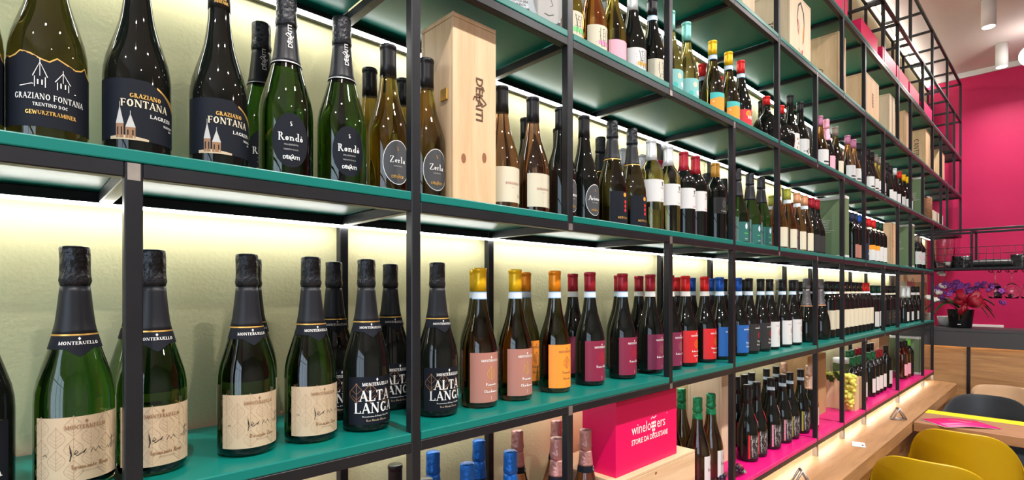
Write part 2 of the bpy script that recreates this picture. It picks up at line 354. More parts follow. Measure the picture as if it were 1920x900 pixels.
BULB = [(.0, .003), (.036, 0), (.043, .005), (.046, .03), (.0465, .06), (.0445, .09), (.039, .118), (.0325, .143), (.026, .165), (.0205, .19), (.017, .215), (.015, .25), (.0145, .27), (.0145, .305)]
SPARK = [(q * (.962 if q > .02 else 1), z) for q, z in SPARK]; BURG = [(q * (.965 if q > .02 else 1), z) for q, z in BURG]
def rz(prof, z):
    for (r0, z0), (r1, z1) in zip(prof, prof[1:]):
        if z0 <= z <= z1 and z1 > z0: return r0 + (r1 - r0) * (z - z0) / (z1 - z0)
    return prof[-1][0]
KINDS = {}
def kind(key, prof, gl, capm, desc, labf, H=1.0, capz=.247, foilcap=False, collar=None, name='wine_bottle', cat='wine bottle', neck=None):
    KINDS[key] = dict(prof=prof, gl=gl, cap=capm, desc=desc, lab=labf, H=H, capz=capz, foil=foilcap, collar=collar, name=name, cat=cat, neck=neck, meshes=None)
def build_kind(K):
    prof = K['prof']; zt = prof[-1][1]; parts = []
    sec = [(r, z) for r, z in prof]
    fine = []
    for (r0, z0), (r1, z1) in zip(sec, sec[1:]):
        n = 2 if z1 - z0 > .012 and abs(r1 - r0) > .001 else 1
        for i in range(n): fine.append((r0 + (r1 - r0) * i / n, z0 + (z1 - z0) * i / n))
    fine.append((sec[-1][0] - .0006, zt - .001)); fine = [(max(r, .0), z) for r, z in fine[1:]]
    b = MB(); b.lathe(fine, K['gl'], 40); parts.append(('glass_body', b))
    cz = K['capz']; c = MB()
    if K['foil']:
        zs = [cz + (zt - cz) * i / 16 for i in range(17)]; pr = []
        rd = zt - .040
        for z in zs:
            r = rz(prof, z) + .0009
            r += .0016 * math.exp(-((z - rd) / .004) ** 2) - .0006 * math.exp(-((z - rd + .009) / .003) ** 2)
            if z > rd: r += .0006
            pr.append((r, z))
        pr += [(pr[-1][0] - .001, zt + .0022), (pr[-1][0] * .55, zt + .0034)]
        kk = max(i for i, (q, z) in enumerate(pr[:17]) if z < rd - .012) + 1
        low = K['cap'] if K['cap'] != 'foil_black' else 'cap_smooth'
        c.lathe(pr[:kk + 1], low, 36, jig=.008, seed=3); c.lathe(pr[kk:], K['cap'], 36, jig=.05, seed=random.random() * 9)
    else:
        pr = [(rz(prof, cz) + .0006, cz), (rz(prof, cz + .02) + .0006, cz + .02), (.0150, zt - .012), (.0150, zt - .0075), (.0158, zt - .0068), (.0158, zt - .0012), (.0150, zt + .001), (.0143, zt + .0014)]
        c.lathe(pr, K['cap'], 28)
    parts.append(('capsule', c))
    if K['collar']:
        z0, z1, m = K['collar'][:3]; l = MB(); cg = .0018 if K['foil'] else .0009
        l.lathe([(rz(prof, z0) + cg, z0), (rz(prof, (z0 + z1) / 2) + cg, (z0 + z1) / 2), (rz(prof, z1) + cg, z1)], m, 28, close=False)
        if len(K['collar']) > 3:
            e = K['collar'][3]
            for a, bb in ((z0 - .0004, z0 + .0016), (z1 - .0016, z1 + .0004)): l.lathe([(rz(prof, a) + .0012, a), (rz(prof, bb) + .0012, bb)], e, 28, close=False)
        parts.append(('neck_band', l))
    if K['neck']:
        l = Lab(.022, lambda a, z, k: ((rz(prof, z) + .0012 + k * .0003) * math.sin(a / .022), -(rz(prof, z) + .0012 + k * .0003) * math.cos(a / .022), z)); K['neck'](l); parts.append(('neck_label', l))
    if K['lab']:
        rr = max(r for r, z in prof[:6]); l = Lab(rr)
        if K['prof'] is SQUAT or K['prof'] is BULB:
            l.mp = lambda a, z, k: ((rz(prof, z) + .0006 + k * .0003) * math.sin(a / rr), -(rz(prof, z) + .0006 + k * .0003) * math.cos(a / rr), z)
        K['lab'](l)
        if l.v: parts.append(('label', l))
    out = []
    for n, b in parts:
        me = b.mesh(K['name'] + '_' + n)
        if K['H'] != 1.0:
            for v in me.vertices: v.co.z *= K['H']
        out.append((n, me))
    K['meshes'] = out
HW = .047
def neck_mono(l):
    l.band(-.034, .034, .1925, lambda x: .176 - .010 * max(0, 1 - abs(x) / .012), 'label_black', 0, 18); l.band(-.069, .069, .1945, .1925, 'gold', 1, 28); l.mono(0, .1815, .0040, 'ink_white')
def lab_brut(second):
    def f(l):
        l.band(-.050, .050, .094, .014, 'paper_tan', 0)
        for i in range(6):
            for j in range(3):
                cx = -.0425 + .017 * i; cz = .029 + .027 * j - (.0135 if i % 2 else 0)
                if cz > .085 or cz < .026: continue
                l.leafshape(cx, cz, .0085, .0255, 'leaf_line', .00035)
        l.mono(.004, .079, .0047, 'ink_brown')
        pts = [(-.040, .048), (-.037, .050), (-.035, .047)]; l.line(pts, .0006, 'ink_black')
        l.line([(-.012, .040), (-.0105, .050), (-.0125, .060), (-.0115, .050), (-.010, .046)], .0009, 'ink_black')
        l.line([(-.008, .048), (-.004, .050), (-.006, .053), (-.008, .049), (-.005, .046), (.001, .050), (.0035, .053), (.001, .048)], .0008, 'ink_black')
        l.line([(.008, .047), (.011, .053), (.013, .048), (.017, .053), (.019, .049)], .0007, 'ink_black')
        l.line([(.027, .048), (.029, .051), (.031, .047), (.034, .052)], .0007, 'ink_black'); l.line([(.035, .046), (.036, .062)], .0008, 'ink_black'); l.line([(.032, .058), (.043, .060)], .0006, 'ink_black')
        l.line([(.039, .048), (.042, .051), (.040, .054), (.038, .050)], .0006, 'ink_black')
        l.text(second, .009, .030, .0056, 'ink_brown', bold=1.2); l.text('METODO CLASSICO', .009, .0255, .0016, 'ink_brown', 'sans')
    return f
kind('brut', SPARK, 'g_green', 'foil_black', 'green sparkling bottle, tan leaf-pattern label reading Spumante Brut', lab_brut('Spumante Brut'), capz=.193, foilcap=True, neck=neck_mono, name='sparkling_wine_bottle')
kind('zero', SPARK, 'g_dgreen', 'foil_black', 'green sparkling bottle, tan label reading Dosaggio Zero', lab_brut('Dosaggio Zero'), capz=.193, foilcap=True, neck=neck_mono, name='sparkling_wine_bottle')
kind('zerobright', SPARK, 'g_green', 'foil_black', 'green sparkling bottle, tan label reading Dosaggio Zero', lab_brut('Dosaggio Zero'), capz=.193, foilcap=True, neck=neck_mono, name='sparkling_wine_bottle')
def lab_alta(l):
    l.band(-.048, .048, .098, .014, 'label_black', 0)
    for sx in (-1, 1):
        l.leafshape(-.020 + sx * .012, .070, .012, .034, 'ink_brown', .0009, 1, 2); l.leafshape(.022, .062, .011, .03, 'ink_brown', .0008, 1, 2)
    l.mono(.004, .082, .0058, 'ink_white', 1.2); l.text('ALTA', .002, .0555, .0185, 'ink_white'); l.text('LANGA', .002, .0345, .0180, 'ink_white')
    l.text('Denominazione di Origine Controllata', .004, .0275, .0028, 'ink_white'); l.text('Brut Metodo Classico', .004, .020, .0037, 'paper_tan')
kind('alta', SPARK, 'g_dark', 'foil_black', 'black sparkling bottle labelled ALTA LANGA', lab_alta, capz=.193, foilcap=True, neck=neck_mono, name='sparkling_wine_bottle')
def lab_leaf(bg, name1, name2, ink='ink_white', leaf='goldink', sub='goldink'):
    def f(l):
        l.band(-HW, HW, .118, .013, bg, 0); l.mono(.001, .0985, .0052, ink, 1.1)
        l.leafshape(.001, .0745, .0095, .030, leaf, .0009, 2, 4)
        l.text(name1, .001, .048, .0060, ink, bold=1.2)
        if name2:
            l.text('Denominazione di Origine', .001, .0435, .0018, sub); l.text(name2, .001, .0335, .0060, ink, bold=1.2)
        l.line([(.001, .026), (.001, .018)], .0007, ink)
    return f
def mk(key, bg, n1, n2, capm, desc, gl='g_dark', ink='ink_white', leaf='goldink', collar=(.231, .246, 'band_pale', 'band_blue')):
    kind(key, BURG, gl, capm, desc, lab_leaf(bg, n1, n2, ink, leaf), collar=collar)
mk('chard', 'label_rust', 'Piemonte', 'Chardonnay', 'cap_yellow', 'yellow-capped bottle, dusty pink Chardonnay label', 'g_dolive')
mk('mosc', 'label_orange', 'Piemonte', 'Moscato', 'cap_orange', 'orange-capped bottle with orange label', 'g_dolive', 'ink_brown', 'ink_brown')
mk('freisa', 'label_wine', "Freisa d'Asti", None, 'cap_red', "red-capped bottle, wine-red Freisa label", leaf='ink_red')
mk('barbera', 'label_purple', "Barbera d'Asti", None, 'cap_red', 'red-capped bottle, purple Barbera label', leaf='label_rust', collar=(.231, .246, 'label_white', 'label_cream'))
mk('superiore', 'label_red', "Barbera d'Asti", 'Superiore', 'cap_bright', 'bottle with bright red cap and red label', leaf='ink_orange', collar=(.231, .246, 'label_white', 'label_cream'))
mk('cabernet', 'label_blue', 'Piemonte', 'Cabernet', 'cap_blue', 'blue-capped bottle with blue label', leaf='label_purple')
mk('pinot', 'label_char', 'Piemonte', 'Pinot Nero', 'cap_black', 'black-capped bottle with charcoal label', leaf='ink_red')
mk('grig', 'label_white', 'Piemonte', 'Cortese', 'cap_black', 'black-capped bottle with white leaf label', ink='ink_greyed', leaf='ink_wine')
# upper tiers
def spires(l, cx, z, s, mat, k=3):
    for dx, h, w in ((-.35, 1.0, .32), (.35, .72, .36)):
        x = cx + dx * s
        l.line([(x, z + h * .45 * s), (x, z + h * s * 1.15)], .0006, mat, k)
        l.line([(x - w * s * .7, z + h * .42 * s), (x, z + h * s), (x + w * s * .7, z + h * .42 * s)], .0009, mat, k)
        l.line([(x - w * s * .5, z), (x - w * s * .5, z + h * .42 * s)], .0008, mat, k); l.line([(x + w * s * .5, z), (x + w * s * .5, z + h * .42 * s)], .0008, mat, k)
        l.line([(x - w * s * .2, z + .1 * s), (x - w * s * .2, z + .3 * s)], .0012, mat, k); l.line([(x + w * s * .2, z + .1 * s), (x + w * s * .2, z + .3 * s)], .0012, mat, k)
    l.line([(cx - s, z), (cx - .6 * s, z + .12 * s), (cx + .8 * s, z)], .0009, mat, k)
PK = [(-.065, .100), (-.052, .1065), (-.042, .104), (-.034, .106), (-.028, .111), (-.018, .1085), (-.008, .103), (.000, .101), (.007, .107), (.016, .103), (.026, .0995), (.034, .102), (.040, .1075), (.046, .099), (.055, .096), (.065, .095)]
def pk(x):
    for (a, b), (c, d) in zip(PK, PK[1:]):
        if a <= x <= c: return b + (d - b) * (x - a) / (c - a)
    return .098
def lab_gew(l):
    l.band(-.062, .062, pk, .022, 'label_black', 0, 60); l.line([(x, z) for x, z in PK], .0017, 'goldink', 1)
    l.text('GRAZIANO FONTANA', .001, .0545, .0070, 'ink_white', sx=.80, bold=.9); l.text('TRENTINO DOC', .001, .0465, .0040, 'ink_white', sx=.9, bold=.9); l.text('GEWURZTRAMINER', .002, .0365, .0048, 'gold', bold=1.2, sx=.9)
    spires(l, .002, .069, .030, 'ink_white')
kind('gew', BURG, 'g_dolive', 'cap_black', 'dark olive bottle, black mountain-line label reading GEWURZTRAMINER', lab_gew)
def lab_lag(l):
    top = lambda x: .104 - (0 if x < .008 else (x - .008) * .55)
    l.band(-.058, .058, top, .024, 'label_black', 0, 30); l.band(.018, .058, lambda x: top(x) + .0015, lambda x: top(x) - (.0012 if x < .026 else .0012 + (x - .026) * .28), 'gold', 1, 14)
    l.text('GRAZIANO', .005, .0795, .0058, 'gold', bold=1.3); l.text('FONTANA', .005, .0675, .0096, 'label_cream', bold=1.1)
    l.text('LAGREIN', .024, .056, .0048, 'ink_white', sx=1.2); l.text('TRENTINO', .035, .0485, .0028, 'ink_white'); l.text('DOC', .039, .0440, .0024, 'ink_white')
    for dx, h, w in ((-.024, .042, .0075), (-.012, .032, .009)):
        l.band(dx - w * .6, dx + w * .6, lambda x: .026 + h * .45, .026, 'ink_brown', 1, 3); l.band(dx - w * .62, dx + w * .62, lambda x, dx=dx, w=w, h=h: .026 + h * .45 + h * .55 * max(0, 1 - abs(x - dx) / (w * .62)), .026 + h * .45, 'ink_greyed', 1, 8)
        l.line([(dx, .026 + h * .9), (dx, .026 + h * 1.12)], .0006, 'ink_greyed')
        for q in (-.3, .3): l.line([(dx + q * w, .030), (dx + q * w, .026 + h * .34)], .0013, 'label_black')
    l.band(-.036, .008, lambda x: .030 - abs(x + .018) * .12, .024, 'paper_tan', 1, 8)
def neck_font(l):
    l.text('GRAZIANO', 0, .2585, .0028, 'gold'); l.text('FONTANA', 0, .2530, .0045, 'gold')
kind('lagrein', BURG, 'g_dark', 'cap_black', 'black bottle, black-and-gold label reading FONTANA LAGREIN', lab_lag, neck=neck_font, capz=.247)
def delaiti(l, cx, z, h, mat, rot=0):
    l.text('DELAITI', cx, z, h, mat, 'sans', rot=rot, bold=1.6)
    c, s = math.cos(rot), math.sin(rot)
    P0 = [(-1.3, 1.6), (-1.9, 1.2), (-1.5, .5), (0, .3), (1.0, 1.0), (.4, 2.2), (-.3, .8), (-.2, -1.0), (.6, -1.4)]
    pts = []
    for i in range(len(P0) - 1):
        for q in (0, .33, .66): pts.append((P0[i][0] + (P0[i + 1][0] - P0[i][0]) * q, P0[i][1] + (P0[i + 1][1] - P0[i][1]) * q))
    pts = [(x * h * .8, y * h * .55 + h * .3) for x, y in pts]
    l.line([(cx + x * c - y * s, z + x * s + y * c) for x, y in pts], h * .14, mat, 4)
def lab_oval(name, edge, ink='ink_white', small='ink_greyed', sub='ANDANTE', gold='gold', a=.0265, b=.041, cx=-.002):
    def f(l):
        if edge: l.ell(cx, .063, a + .0012, b + .0014, edge, 0)
        l.ell(cx, .063, a, b, 'label_grey' if edge else 'label_black', 1)
        l.text(name, cx, .062, .0125, ink, bold=.8); l.text(sub, cx, .0545, .0024, small, 'sans'); l.text('TRENTO D.O.C.' if not edge else '', cx, .047, .0022, small, 'sans') if not edge else None
        l.text('S', cx, .085, .007, gold if edge else ink); delaiti(l, cx, .033, .0050, gold if edge else ink)
    return f
def neck_del(l):
    delaiti(l, .003, .236, .0078, 'ink_white', rot=math.pi / 2)
kind('rondo', SPARK, 'g_green', 'foil_black', 'green sparkling bottle, black oval label reading Rondò', lab_oval('Rondò', None, sub='MILLESIMATO', b=.043, a=.028, cx=-.007), capz=.193, foilcap=True, collar=(.1925, .1945, 'cap_silver'), neck=neck_del, name='sparkling_wine_bottle')
kind('zerla', BURG, 'g_olive', 'cap_black', 'olive bottle, grey oval label reading Zerla', lab_oval('Zerla', 'ink_white'), H=.96, capz=.238)
kind('ario', BURG, 'g_dark', 'cap_black', 'black bottle, grey oval label reading Ario', lab_oval('Arione', 'ink_white', sub='PINOT NERO'), H=.96, capz=.238)
def lab_borg(l): l.band(-.040, .040, .103, .022, 'label_cream', 0); l.text('BORGOGNO', .002, .063, .0055, 'label_rust'); l.text('ROSATO', .002, .056, .002, 'ink_greyed'); l.text('W', .020, .034, .007, 'gold')
kind('borg', BURG, 'g_rose', 'cap_black', 'amber rosé bottle with plain cream label', lab_borg, H=.96, capz=.237)
kind('darkb', BURG, 'g_dark', 'cap_black', 'plain dark bottle with black cap', None, H=.96, capz=.238)
def lab_met(l):
    l.band(-.044, .044, .100, .012, 'label_black', 0); l.ell(.002, .091, .006, .006, 'ink_orange', 1, 10)
    for z in (.072, .060, .048): l.ell(.004, z, .0042, .0052, 'ink_red', 1, 10)
    l.text('METODO', -.004, .024, .006, 'gold', 'sans', bold=1.5)
def neck_gold(l): l.text('MILLESIMO', .006, .235, .0045, 'gold', 'sans', rot=math.pi / 2, bold=1.4)
kind('metodo', SPARK, 'g_dolive', 'foil_black', 'dark sparkling bottle, black label with red dots', lab_met, H=.985, capz=.193, foilcap=True, collar=(.1925, .195, 'gold'), neck=neck_gold, name='sparkling_wine_bottle')
def lab_T(name, bottom='ink_greyed', lo=.098, hi=.168):
    def f(l):
        l.band(-.043, .043, hi, lo, 'label_white', 0); l.text('T', .020, hi - .020, .012, 'ink_black', bold=1.6); l.text(name, .020, hi - .028, .0035, 'ink_black', 'sans'); l.text('Riserva', .020, lo + .006, .0045, bottom)
    return f
COL = (.230, .238, 'band_blue')
kind('whitewine', BORD, 'g_yellow', 'cap_white', 'pale yellow wine bottle, white T label', lab_T('TENUTA'), H=.96, capz=.232, collar=None)
kind('redT', BORD, 'g_dark', 'cap_red', 'dark bottle with red cap, white T label', lab_T('TENUTA', 'ink_red'), H=.96, capz=.232)
def lab_fleur(l): l.band(-.036, .036, .165, .105, 'label_char', 0); l.text('Primitivo', .004, .112, .006, 'ink_greyed'); l.ell(.004, .14, .010, .014, 'label_grey', 1, 10)
kind('goldcap', BORD, 'g_dark', 'cap_gold', 'black bottle with orange-gold cap', lab_fleur, H=.96, capz=.245)
kind('redback', BORD, 'g_dark', 'cap_red', 'dark bottle with red cap', None, H=.96, capz=.236)
def lab_teal(l): l.band(-.042, .042, .090, .014, 'label_teal', 0); l.ell(-.010, .073, .006, .012, 'band_pale', 1, 10); l.text('Metodo', -.012, .044, .0045, 'lime'); l.text('BRUT', -.010, .022, .004, 'ink_white', 'sans')
kind('teal', SPARK, 'g_green', 'foil_black', 'green sparkling bottle with teal label', lab_teal, H=.97, capz=.193, foilcap=True, name='sparkling_wine_bottle')
def lab_plain(bg, ink='ink_greyed', lo=.018, hi=.105, hw=.036, extra=None):
    def f(l):
        l.band(-hw, hw, hi, lo, bg, 0); h = hi - lo
        for i, q in enumerate((.80, .70, .30, .22)): l.line([(-.004, lo + h * q), (.026 - .004 * (i % 2), lo + h * q)], .0016, ink, 1)
        if extra: extra(l)
    return f
kind('olive', BURG, 'g_brown', 'cap_olive', 'brown bottle with olive green cap, cream label', lab_plain('label_cream'), H=.97, collar=(.228, .245, 'band_pale'))
kind('peach', BURG, 'g_rose', 'cap_peach', 'rosé bottle with peach cap, cream label', lab_plain('label_cream', 'label_rust'), H=.96, collar=(.228, .245, 'band_pale'))
def ex_fire(l):
    for z in (.05, .065): l.ell(.024, z, .006, .007, 'ink_orange', 2, 8)
kind('redchar', BURG, 'g_dark', 'cap_red', 'dark bottle with red cap, charcoal label with orange spots', lab_plain('label_char', 'label_grey', extra=ex_fire), H=.96)
def scrib(l, seed, col='ink_black', fill=None, lo=.02, hi=.10):
    rnd = random.Random(seed)
    if fill: l.band(-.010, .034, lo + (hi - lo) * .50, lo + (hi - lo) * .36, fill, 1)
    for i in range(6):
        z = lo + (hi - lo) * (.32 + .11 * i); l.line([(-.018 + rnd.random() * .02, z), (.010, z + .002 * rnd.uniform(-1, 1)), (.036, z - .006 * rnd.random())], .0013, col, 2)
    for i in range(4):
        x = -.004 + .011 * i; l.line([(x, lo + (hi - lo) * .9), (x + .006 * rnd.uniform(-1, 1), lo + (hi - lo) * .6), (x + .004, lo + (hi - lo) * .3)], .0013, col, 2)
def lab_scrib(bg, seed, fill, txt='DISUM'):
    def f(l): l.band(-.040, .040, .100, .018, bg, 0); scrib(l, seed, 'ink_black', fill); l.text(txt, .016, .026, .005, 'ink_black', 'sans')
    return f
kind('scribgreen', BURG, 'g_olive', 'cap_palepink', 'bottle, cream scribble label with green patches', lab_scrib('label_cream', 1, 'ink_green', 'FIEN'))
kind('scribpink', BURG, 'g_amber', 'cap_white', 'orange wine bottle, cream scribble label with pink patches', lab_scrib('label_cream', 2, 'ink_pink'))
def ex_ring(l):
    for r in (.006, .010, .014): l.line([(.012 + r * math.cos(R(a)), .060 + r * math.sin(R(a))) for a in range(0, 361, 40)], .0006, 'label_white', 2)
kind('pinklab', BURG, 'g_olive', 'cap_palepink', 'bottle with long pale pink cap and pink label', lambda l: (l.band(-.040, .040, .09, .014, 'label_pink', 0), ex_ring(l)), capz=.22)
kind('scribwhite', BURG, 'g_dark', 'cap_white', 'dark bottle with white cap, white scribble label', lambda l: (l.band(-.040, .040, .1, .014, 'label_white', 0), scrib(l, 4, fill='goldink')), capz=.22)
kind('scribblack', BURG, 'g_dark', 'cap_black', 'dark bottle with black cap, cream scribble label', lab_scrib('label_cream', 5, None), collar=(.228, .242, 'band_pale', 'band_blue'))
def lab_aqua(l):
    l.band(-.040, .040, .100, .014, 'label_aqua', 0)
    for x, z, c in ((.010, .08, 'label_cream'), (.024, .055, 'band_pale'), (-.006, .05, 'ink_aqua'), (.012, .03, 'band_pale')): l.ell(x, z, .009, .009, c, 1, 12)
kind('aqua', BURG, 'g_yellow', 'cap_aqua', 'pale wine bottle with aqua cap and label', lab_aqua, capz=.235)
def lab_fruit(l):
    l.band(-.040, .040, .102, .012, 'ink_orange', 0); l.band(-.04, .022, lambda x: .102, lambda x: .088 - .25 * abs(x - .0), 'ink_aqua', 1, 10); l.band(-.04, .04, lambda x: .036 + .006 * math.sin(x * 120), .012, 'ink_blue', 1, 14)
    l.line([(-.03, .072), (-.01, .04), (.012, .036), (.032, .06), (.036, .095)], .0035, 'label_cream', 2); l.line([(-.03, .026), (0, .022), (.03, .03)], .002, 'band_pale', 2)
kind('fruit', BURG, 'g_dolive', 'cap_yellow', 'dark bottle with yellow cap, orange-and-blue painted label', lab_fruit, collar=(.230, .245, 'band_pale', 'band_blue'))
def lab_nero(l):
    l.band(-.04, .04, .098, .012, 'ink_red', 0); l.ell(.0, .082, .012, .012, 'ink_orange', 1, 12); l.text('NERO', .018, .062, .012, 'ink_white', 'sans', bold=2); l.band(-.04, .04, lambda x: .026 + .006 * math.sin(x * 150), .012, 'band_blue', 1, 12)
kind('nero', BURG, 'g_dark', 'cap_bright', 'dark bottle with red cap, red NERO label', lab_nero, collar=(.230, .245, 'band_pale', 'band_blue'))
def lab_tin(l): l.text('Tintilia', .016, .088, .014, 'ink_white', 'sans', k=0); l.line([(-.03, .115), (.05, .115)], .0006, 'label_grey', 1)
kind('squat', SQUAT, 'g_dark', 'cap_bright', 'squat round black bottle with red cap', lab_tin, capz=.186)
def ex_spots(l):
    for x, z in ((.012, .09), (.018, .07), (.010, .05), (.02, .035)): l.ell(x, z, .004, .006, 'gold', 2, 8)
kind('spots', BURG, 'g_dark', 'cap_black', 'dark bottle, white label with gold spots', lambda l: (l.band(-.038, .038, .115, .012, 'label_white', 0), ex_spots(l)))
kind('bigtype', BURG, 'g_dark', 'cap_black', 'dark bottle, white label with big black letters', lambda l: (l.band(-.038, .038, .115, .012, 'label_white', 0), l.text('UVA', .018, .03, .030, 'ink_black', 'sans', rot=math.pi / 2, bold=2)))
def lab_bands(l):
    l.band(-.038, .038, .12, .03, 'label_white', 0)
    for z in (.062, .045): l.band(-.012, .036, z, z - .008, 'ink_black', 1)
    l.band(-.038, .038, .022, .012, 'label_white', 0)
kind('bandpink', BURG, 'g_brown', 'cap_mauve', 'bottle with mauve cap, white label with black bands', lab_bands)
kind('bandblack', BURG, 'g_dark', 'cap_black', 'dark bottle, white label with black bands', lab_bands)
kind('bandgrey', BURG, 'g_olive', 'cap_taupe', 'olive bottle with grey cap, white label with black bands', lab_bands)
kind('pinkfoil', SPARK, 'g_dark', 'foil_pink', 'sparkling bottle with pink foil and pink label', lab_plain('label_pink', 'ink_black'), capz=.19, foilcap=True, name='sparkling_wine_bottle')
kind('taupe', BURG, 'g_dolive', 'cap_taupe', 'bottle with taupe cap and pale pink label', lab_plain('label_cream', 'ink_black'))
kind('silverback', BURG, 'g_dark', 'cap_silver', 'dark bottle with silver cap', lab_plain('label_white'))
kind('whitecap', BURG, 'g_dark', 'cap_white', 'dark bottle with white cap, white label', lab_plain('label_white'))
kind('yellowcap', BURG, 'g_dark', 'cap_yellow', 'dark bottle with yellow cap, white label', lab_plain('label_white'))
kind('redcapw', BURG, 'g_dark', 'cap_bright', 'dark bottle with red cap, white label', lab_plain('label_white'))
kind('blackw', BURG, 'g_dark', 'cap_black', 'dark bottle with black cap, white label', lab_plain('label_white'))
kind('silverfoil', BULB, 'g_dark', 'foil_silver', 'bulbous dark sparkling bottle with silver foil', lambda l: (l.line([(-.002, .04), (.03, .052)], .002, 'band_pale', 1), l.text('ASTI', .02, .034, .006, 'ink_orange', 'sans', bold=1.5)), capz=.175, foilcap=True, collar=(.173, .177, 'cap_peach'), name='sparkling_wine_bottle')
kind('greyfoil', SPARK, 'g_dark', 'foil_silver', 'dark sparkling bottle with grey foil', lab_plain('label_grey'), capz=.19, foilcap=True, name='sparkling_wine_bottle')
def ex_seal(l): l.ell(.020, .10, .004, .007, 'ink_wine', 2, 10)
def lab_cream(l): l.band(-.038, .038, .145, .045, 'label_cream', 0); ex_seal(l); [l.line([(.004, z), (.030, z)], .0012, 'label_rust', 1) for z in (.085, .075, .065)]
def badge(m):
    return lambda l: l.band(.006, .020, .272, .262, m, 0, 4)
kind('chiantig', BORD, 'g_dark', 'cap_black', 'square-shouldered dark bottle with black cap, green badge, cream label', lab_cream, capz=.245, collar=(.233, .244, 'band_pale'), neck=lambda l: l.band(-.002, .030, .276, .264, 'foil_green', 0, 6))
kind('chiantio', BORD, 'g_dark', 'cap_black', 'square-shouldered dark bottle with black cap, gold badge, cream label', lab_cream, capz=.245, collar=(.233, .244, 'label_cream'), neck=lambda l: l.band(-.002, .030, .276, .264, 'gold', 0, 6))
kind('chiantir', BORD, 'g_dark', 'cap_bright', 'square-shouldered dark bottle with red cap, cream label', lab_cream, capz=.245, collar=(.233, .244, 'band_pale'), neck=lambda l: l.band(-.002, .030, .276, .264, 'gold', 0, 6))
kind('greencapw', BORD, 'g_dark', 'cap_darkgreen', 'dark bottle with dark green cap, white label', lab_plain('label_white', hi=.12), H=.95, collar=(.233, .244, 'band_pale'))
def ex_dots(l):
    rnd = random.Random(3)
    for i in range(9):
        l.ell(-.02 + .006 * i, .085 + rnd.random() * .03, .002, .002, 'gold', 2, 6); l.ell(-.02 + .006 * i, .06 + rnd.random() * .02, .002, .002, 'ink_orange', 2, 6)
kind('dotted', BORD, 'g_dark', 'cap_black', 'dark bottle, charcoal label with gold dots', lambda l: (l.band(-.037, .037, .12, .02, 'label_char', 0), ex_dots(l)), H=.95, collar=(.233, .244, 'label_cream'))
kind('longwhite', BURG, 'g_dark', 'cap_white', 'dark bottle with long white cap, small white label', lab_plain('label_white', 'ink_aqua', .018, .09, .026), H=.95, capz=.205)
kind('halfwhite', BURG, 'g_dark', 'cap_black', 'dark bottle with black cap, white band, small white label', lab_plain('label_white', 'ink_blue', .018, .09, .026), H=.95, collar=(.225, .246, 'label_white'))
kind('bluecap', BORD, 'g_dark', 'cap_blue', 'dark bottle with blue cap, colourful label', lambda l: (l.band(-.037, .037, .12, .02, 'navy', 0), l.ell(.01, .08, .01, .02, 'ink_green', 1, 10), l.band(-.01, .03, .06, .05, 'goldink', 1)), H=.96)
kind('orangered', BORD, 'g_dark', 'cap_bright', 'dark bottle with bright red cap, orange and white label', lambda l: (l.band(-.03, .037, .12, .02, 'label_white', 0), l.band(-.03, .037, .12, .09, 'ink_orange', 1)), H=.96, collar=(.226, .238, 'label_cream'))
kind('orangeblack', BORD, 'g_dark', 'cap_darkgreen', 'dark bottle with dark green cap, white label with brown spots', lambda l: (l.band(-.03, .037, .12, .02, 'label_white', 0), l.ell(.015, .05, .01, .01, 'goldink', 1, 8)), H=.96, collar=(.226, .238, 'label_cream'))
kind('goldnavy', BORD, 'g_dark', 'navy', 'dark bottle with navy cap, gold badge', lambda l: l.band(-.03, .03, .1, .02, 'label_rust', 0), H=.96, neck=badge('gold'))
kind('floral', BORD, 'g_dark', 'cap_taupe', 'dark bottle, white label with red flowers', lambda l: (l.band(-.037, .037, .16, .05, 'label_white', 0), [l.ell(-.01 + .008 * i, .12 - .012 * i, .005, .005, 'ink_pink', 1, 8) for i in range(4)], [l.line([(-.02 + .01 * i, .06), (-.01 + .01 * i, .10)], .0012, 'ink_black', 1) for i in range(5)]), H=.95)
# bottom tier
def neck_blue(l): l.band(-.030, .030, .215, .196, 'label_black', 0, 12); [l.ell(.004 + .005 * math.cos(R(a)), .206 + .006 * math.sin(R(a)), .0009, .0009, 'band_blue', 1, 6) for a in range(0, 360, 30)]
kind('bluefoil', SPARK, 'g_dolive', 'foil_blue', 'dark sparkling bottle with crinkled blue foil', lab_plain('label_blue', 'ink_white'), capz=.208, foilcap=True, neck=neck_blue, name='sparkling_wine_bottle')
def neck_rose(l): l.band(-.055, .055, .213, .197, 'label_black', 0, 16); l.ell(.010, .205, .006, .0065, 'ink_white', 1, 6); l.ell(.010, .205, .004, .0045, 'label_grey', 2, 6)
kind('rosefoil', SPARK, 'g_rose', 'foil_rose', 'rosé sparkling bottle with crinkled rose foil', lab_plain('label_white'), capz=.212, foilcap=True, neck=neck_rose, name='sparkling_wine_bottle')
kind('blackcap', BURG, 'g_dark', 'cap_black', 'dark bottle of which only the black cap shows', None)
kind('limecap', BURG, 'g_olive', 'cap_olive', 'bottle with yellow-green cap', None)
def lab_piane(l): l.band(-.024, .030, .112, .02, 'label_white', 0); l.text('Piane', .006, .060, .011, 'ink_brown', bold=1.1); l.ell(.012, .085, .004, .009, 'ink_black', 1, 10); l.line([(-.01, .052), (.02, .052)], .0007, 'ink_greyed', 1)
kind('greenfoil', SPARK, 'g_dolive', 'foil_green', 'dark olive sparkling bottle with green foil', lab_piane, capz=.232, foilcap=True, name='sparkling_wine_bottle')
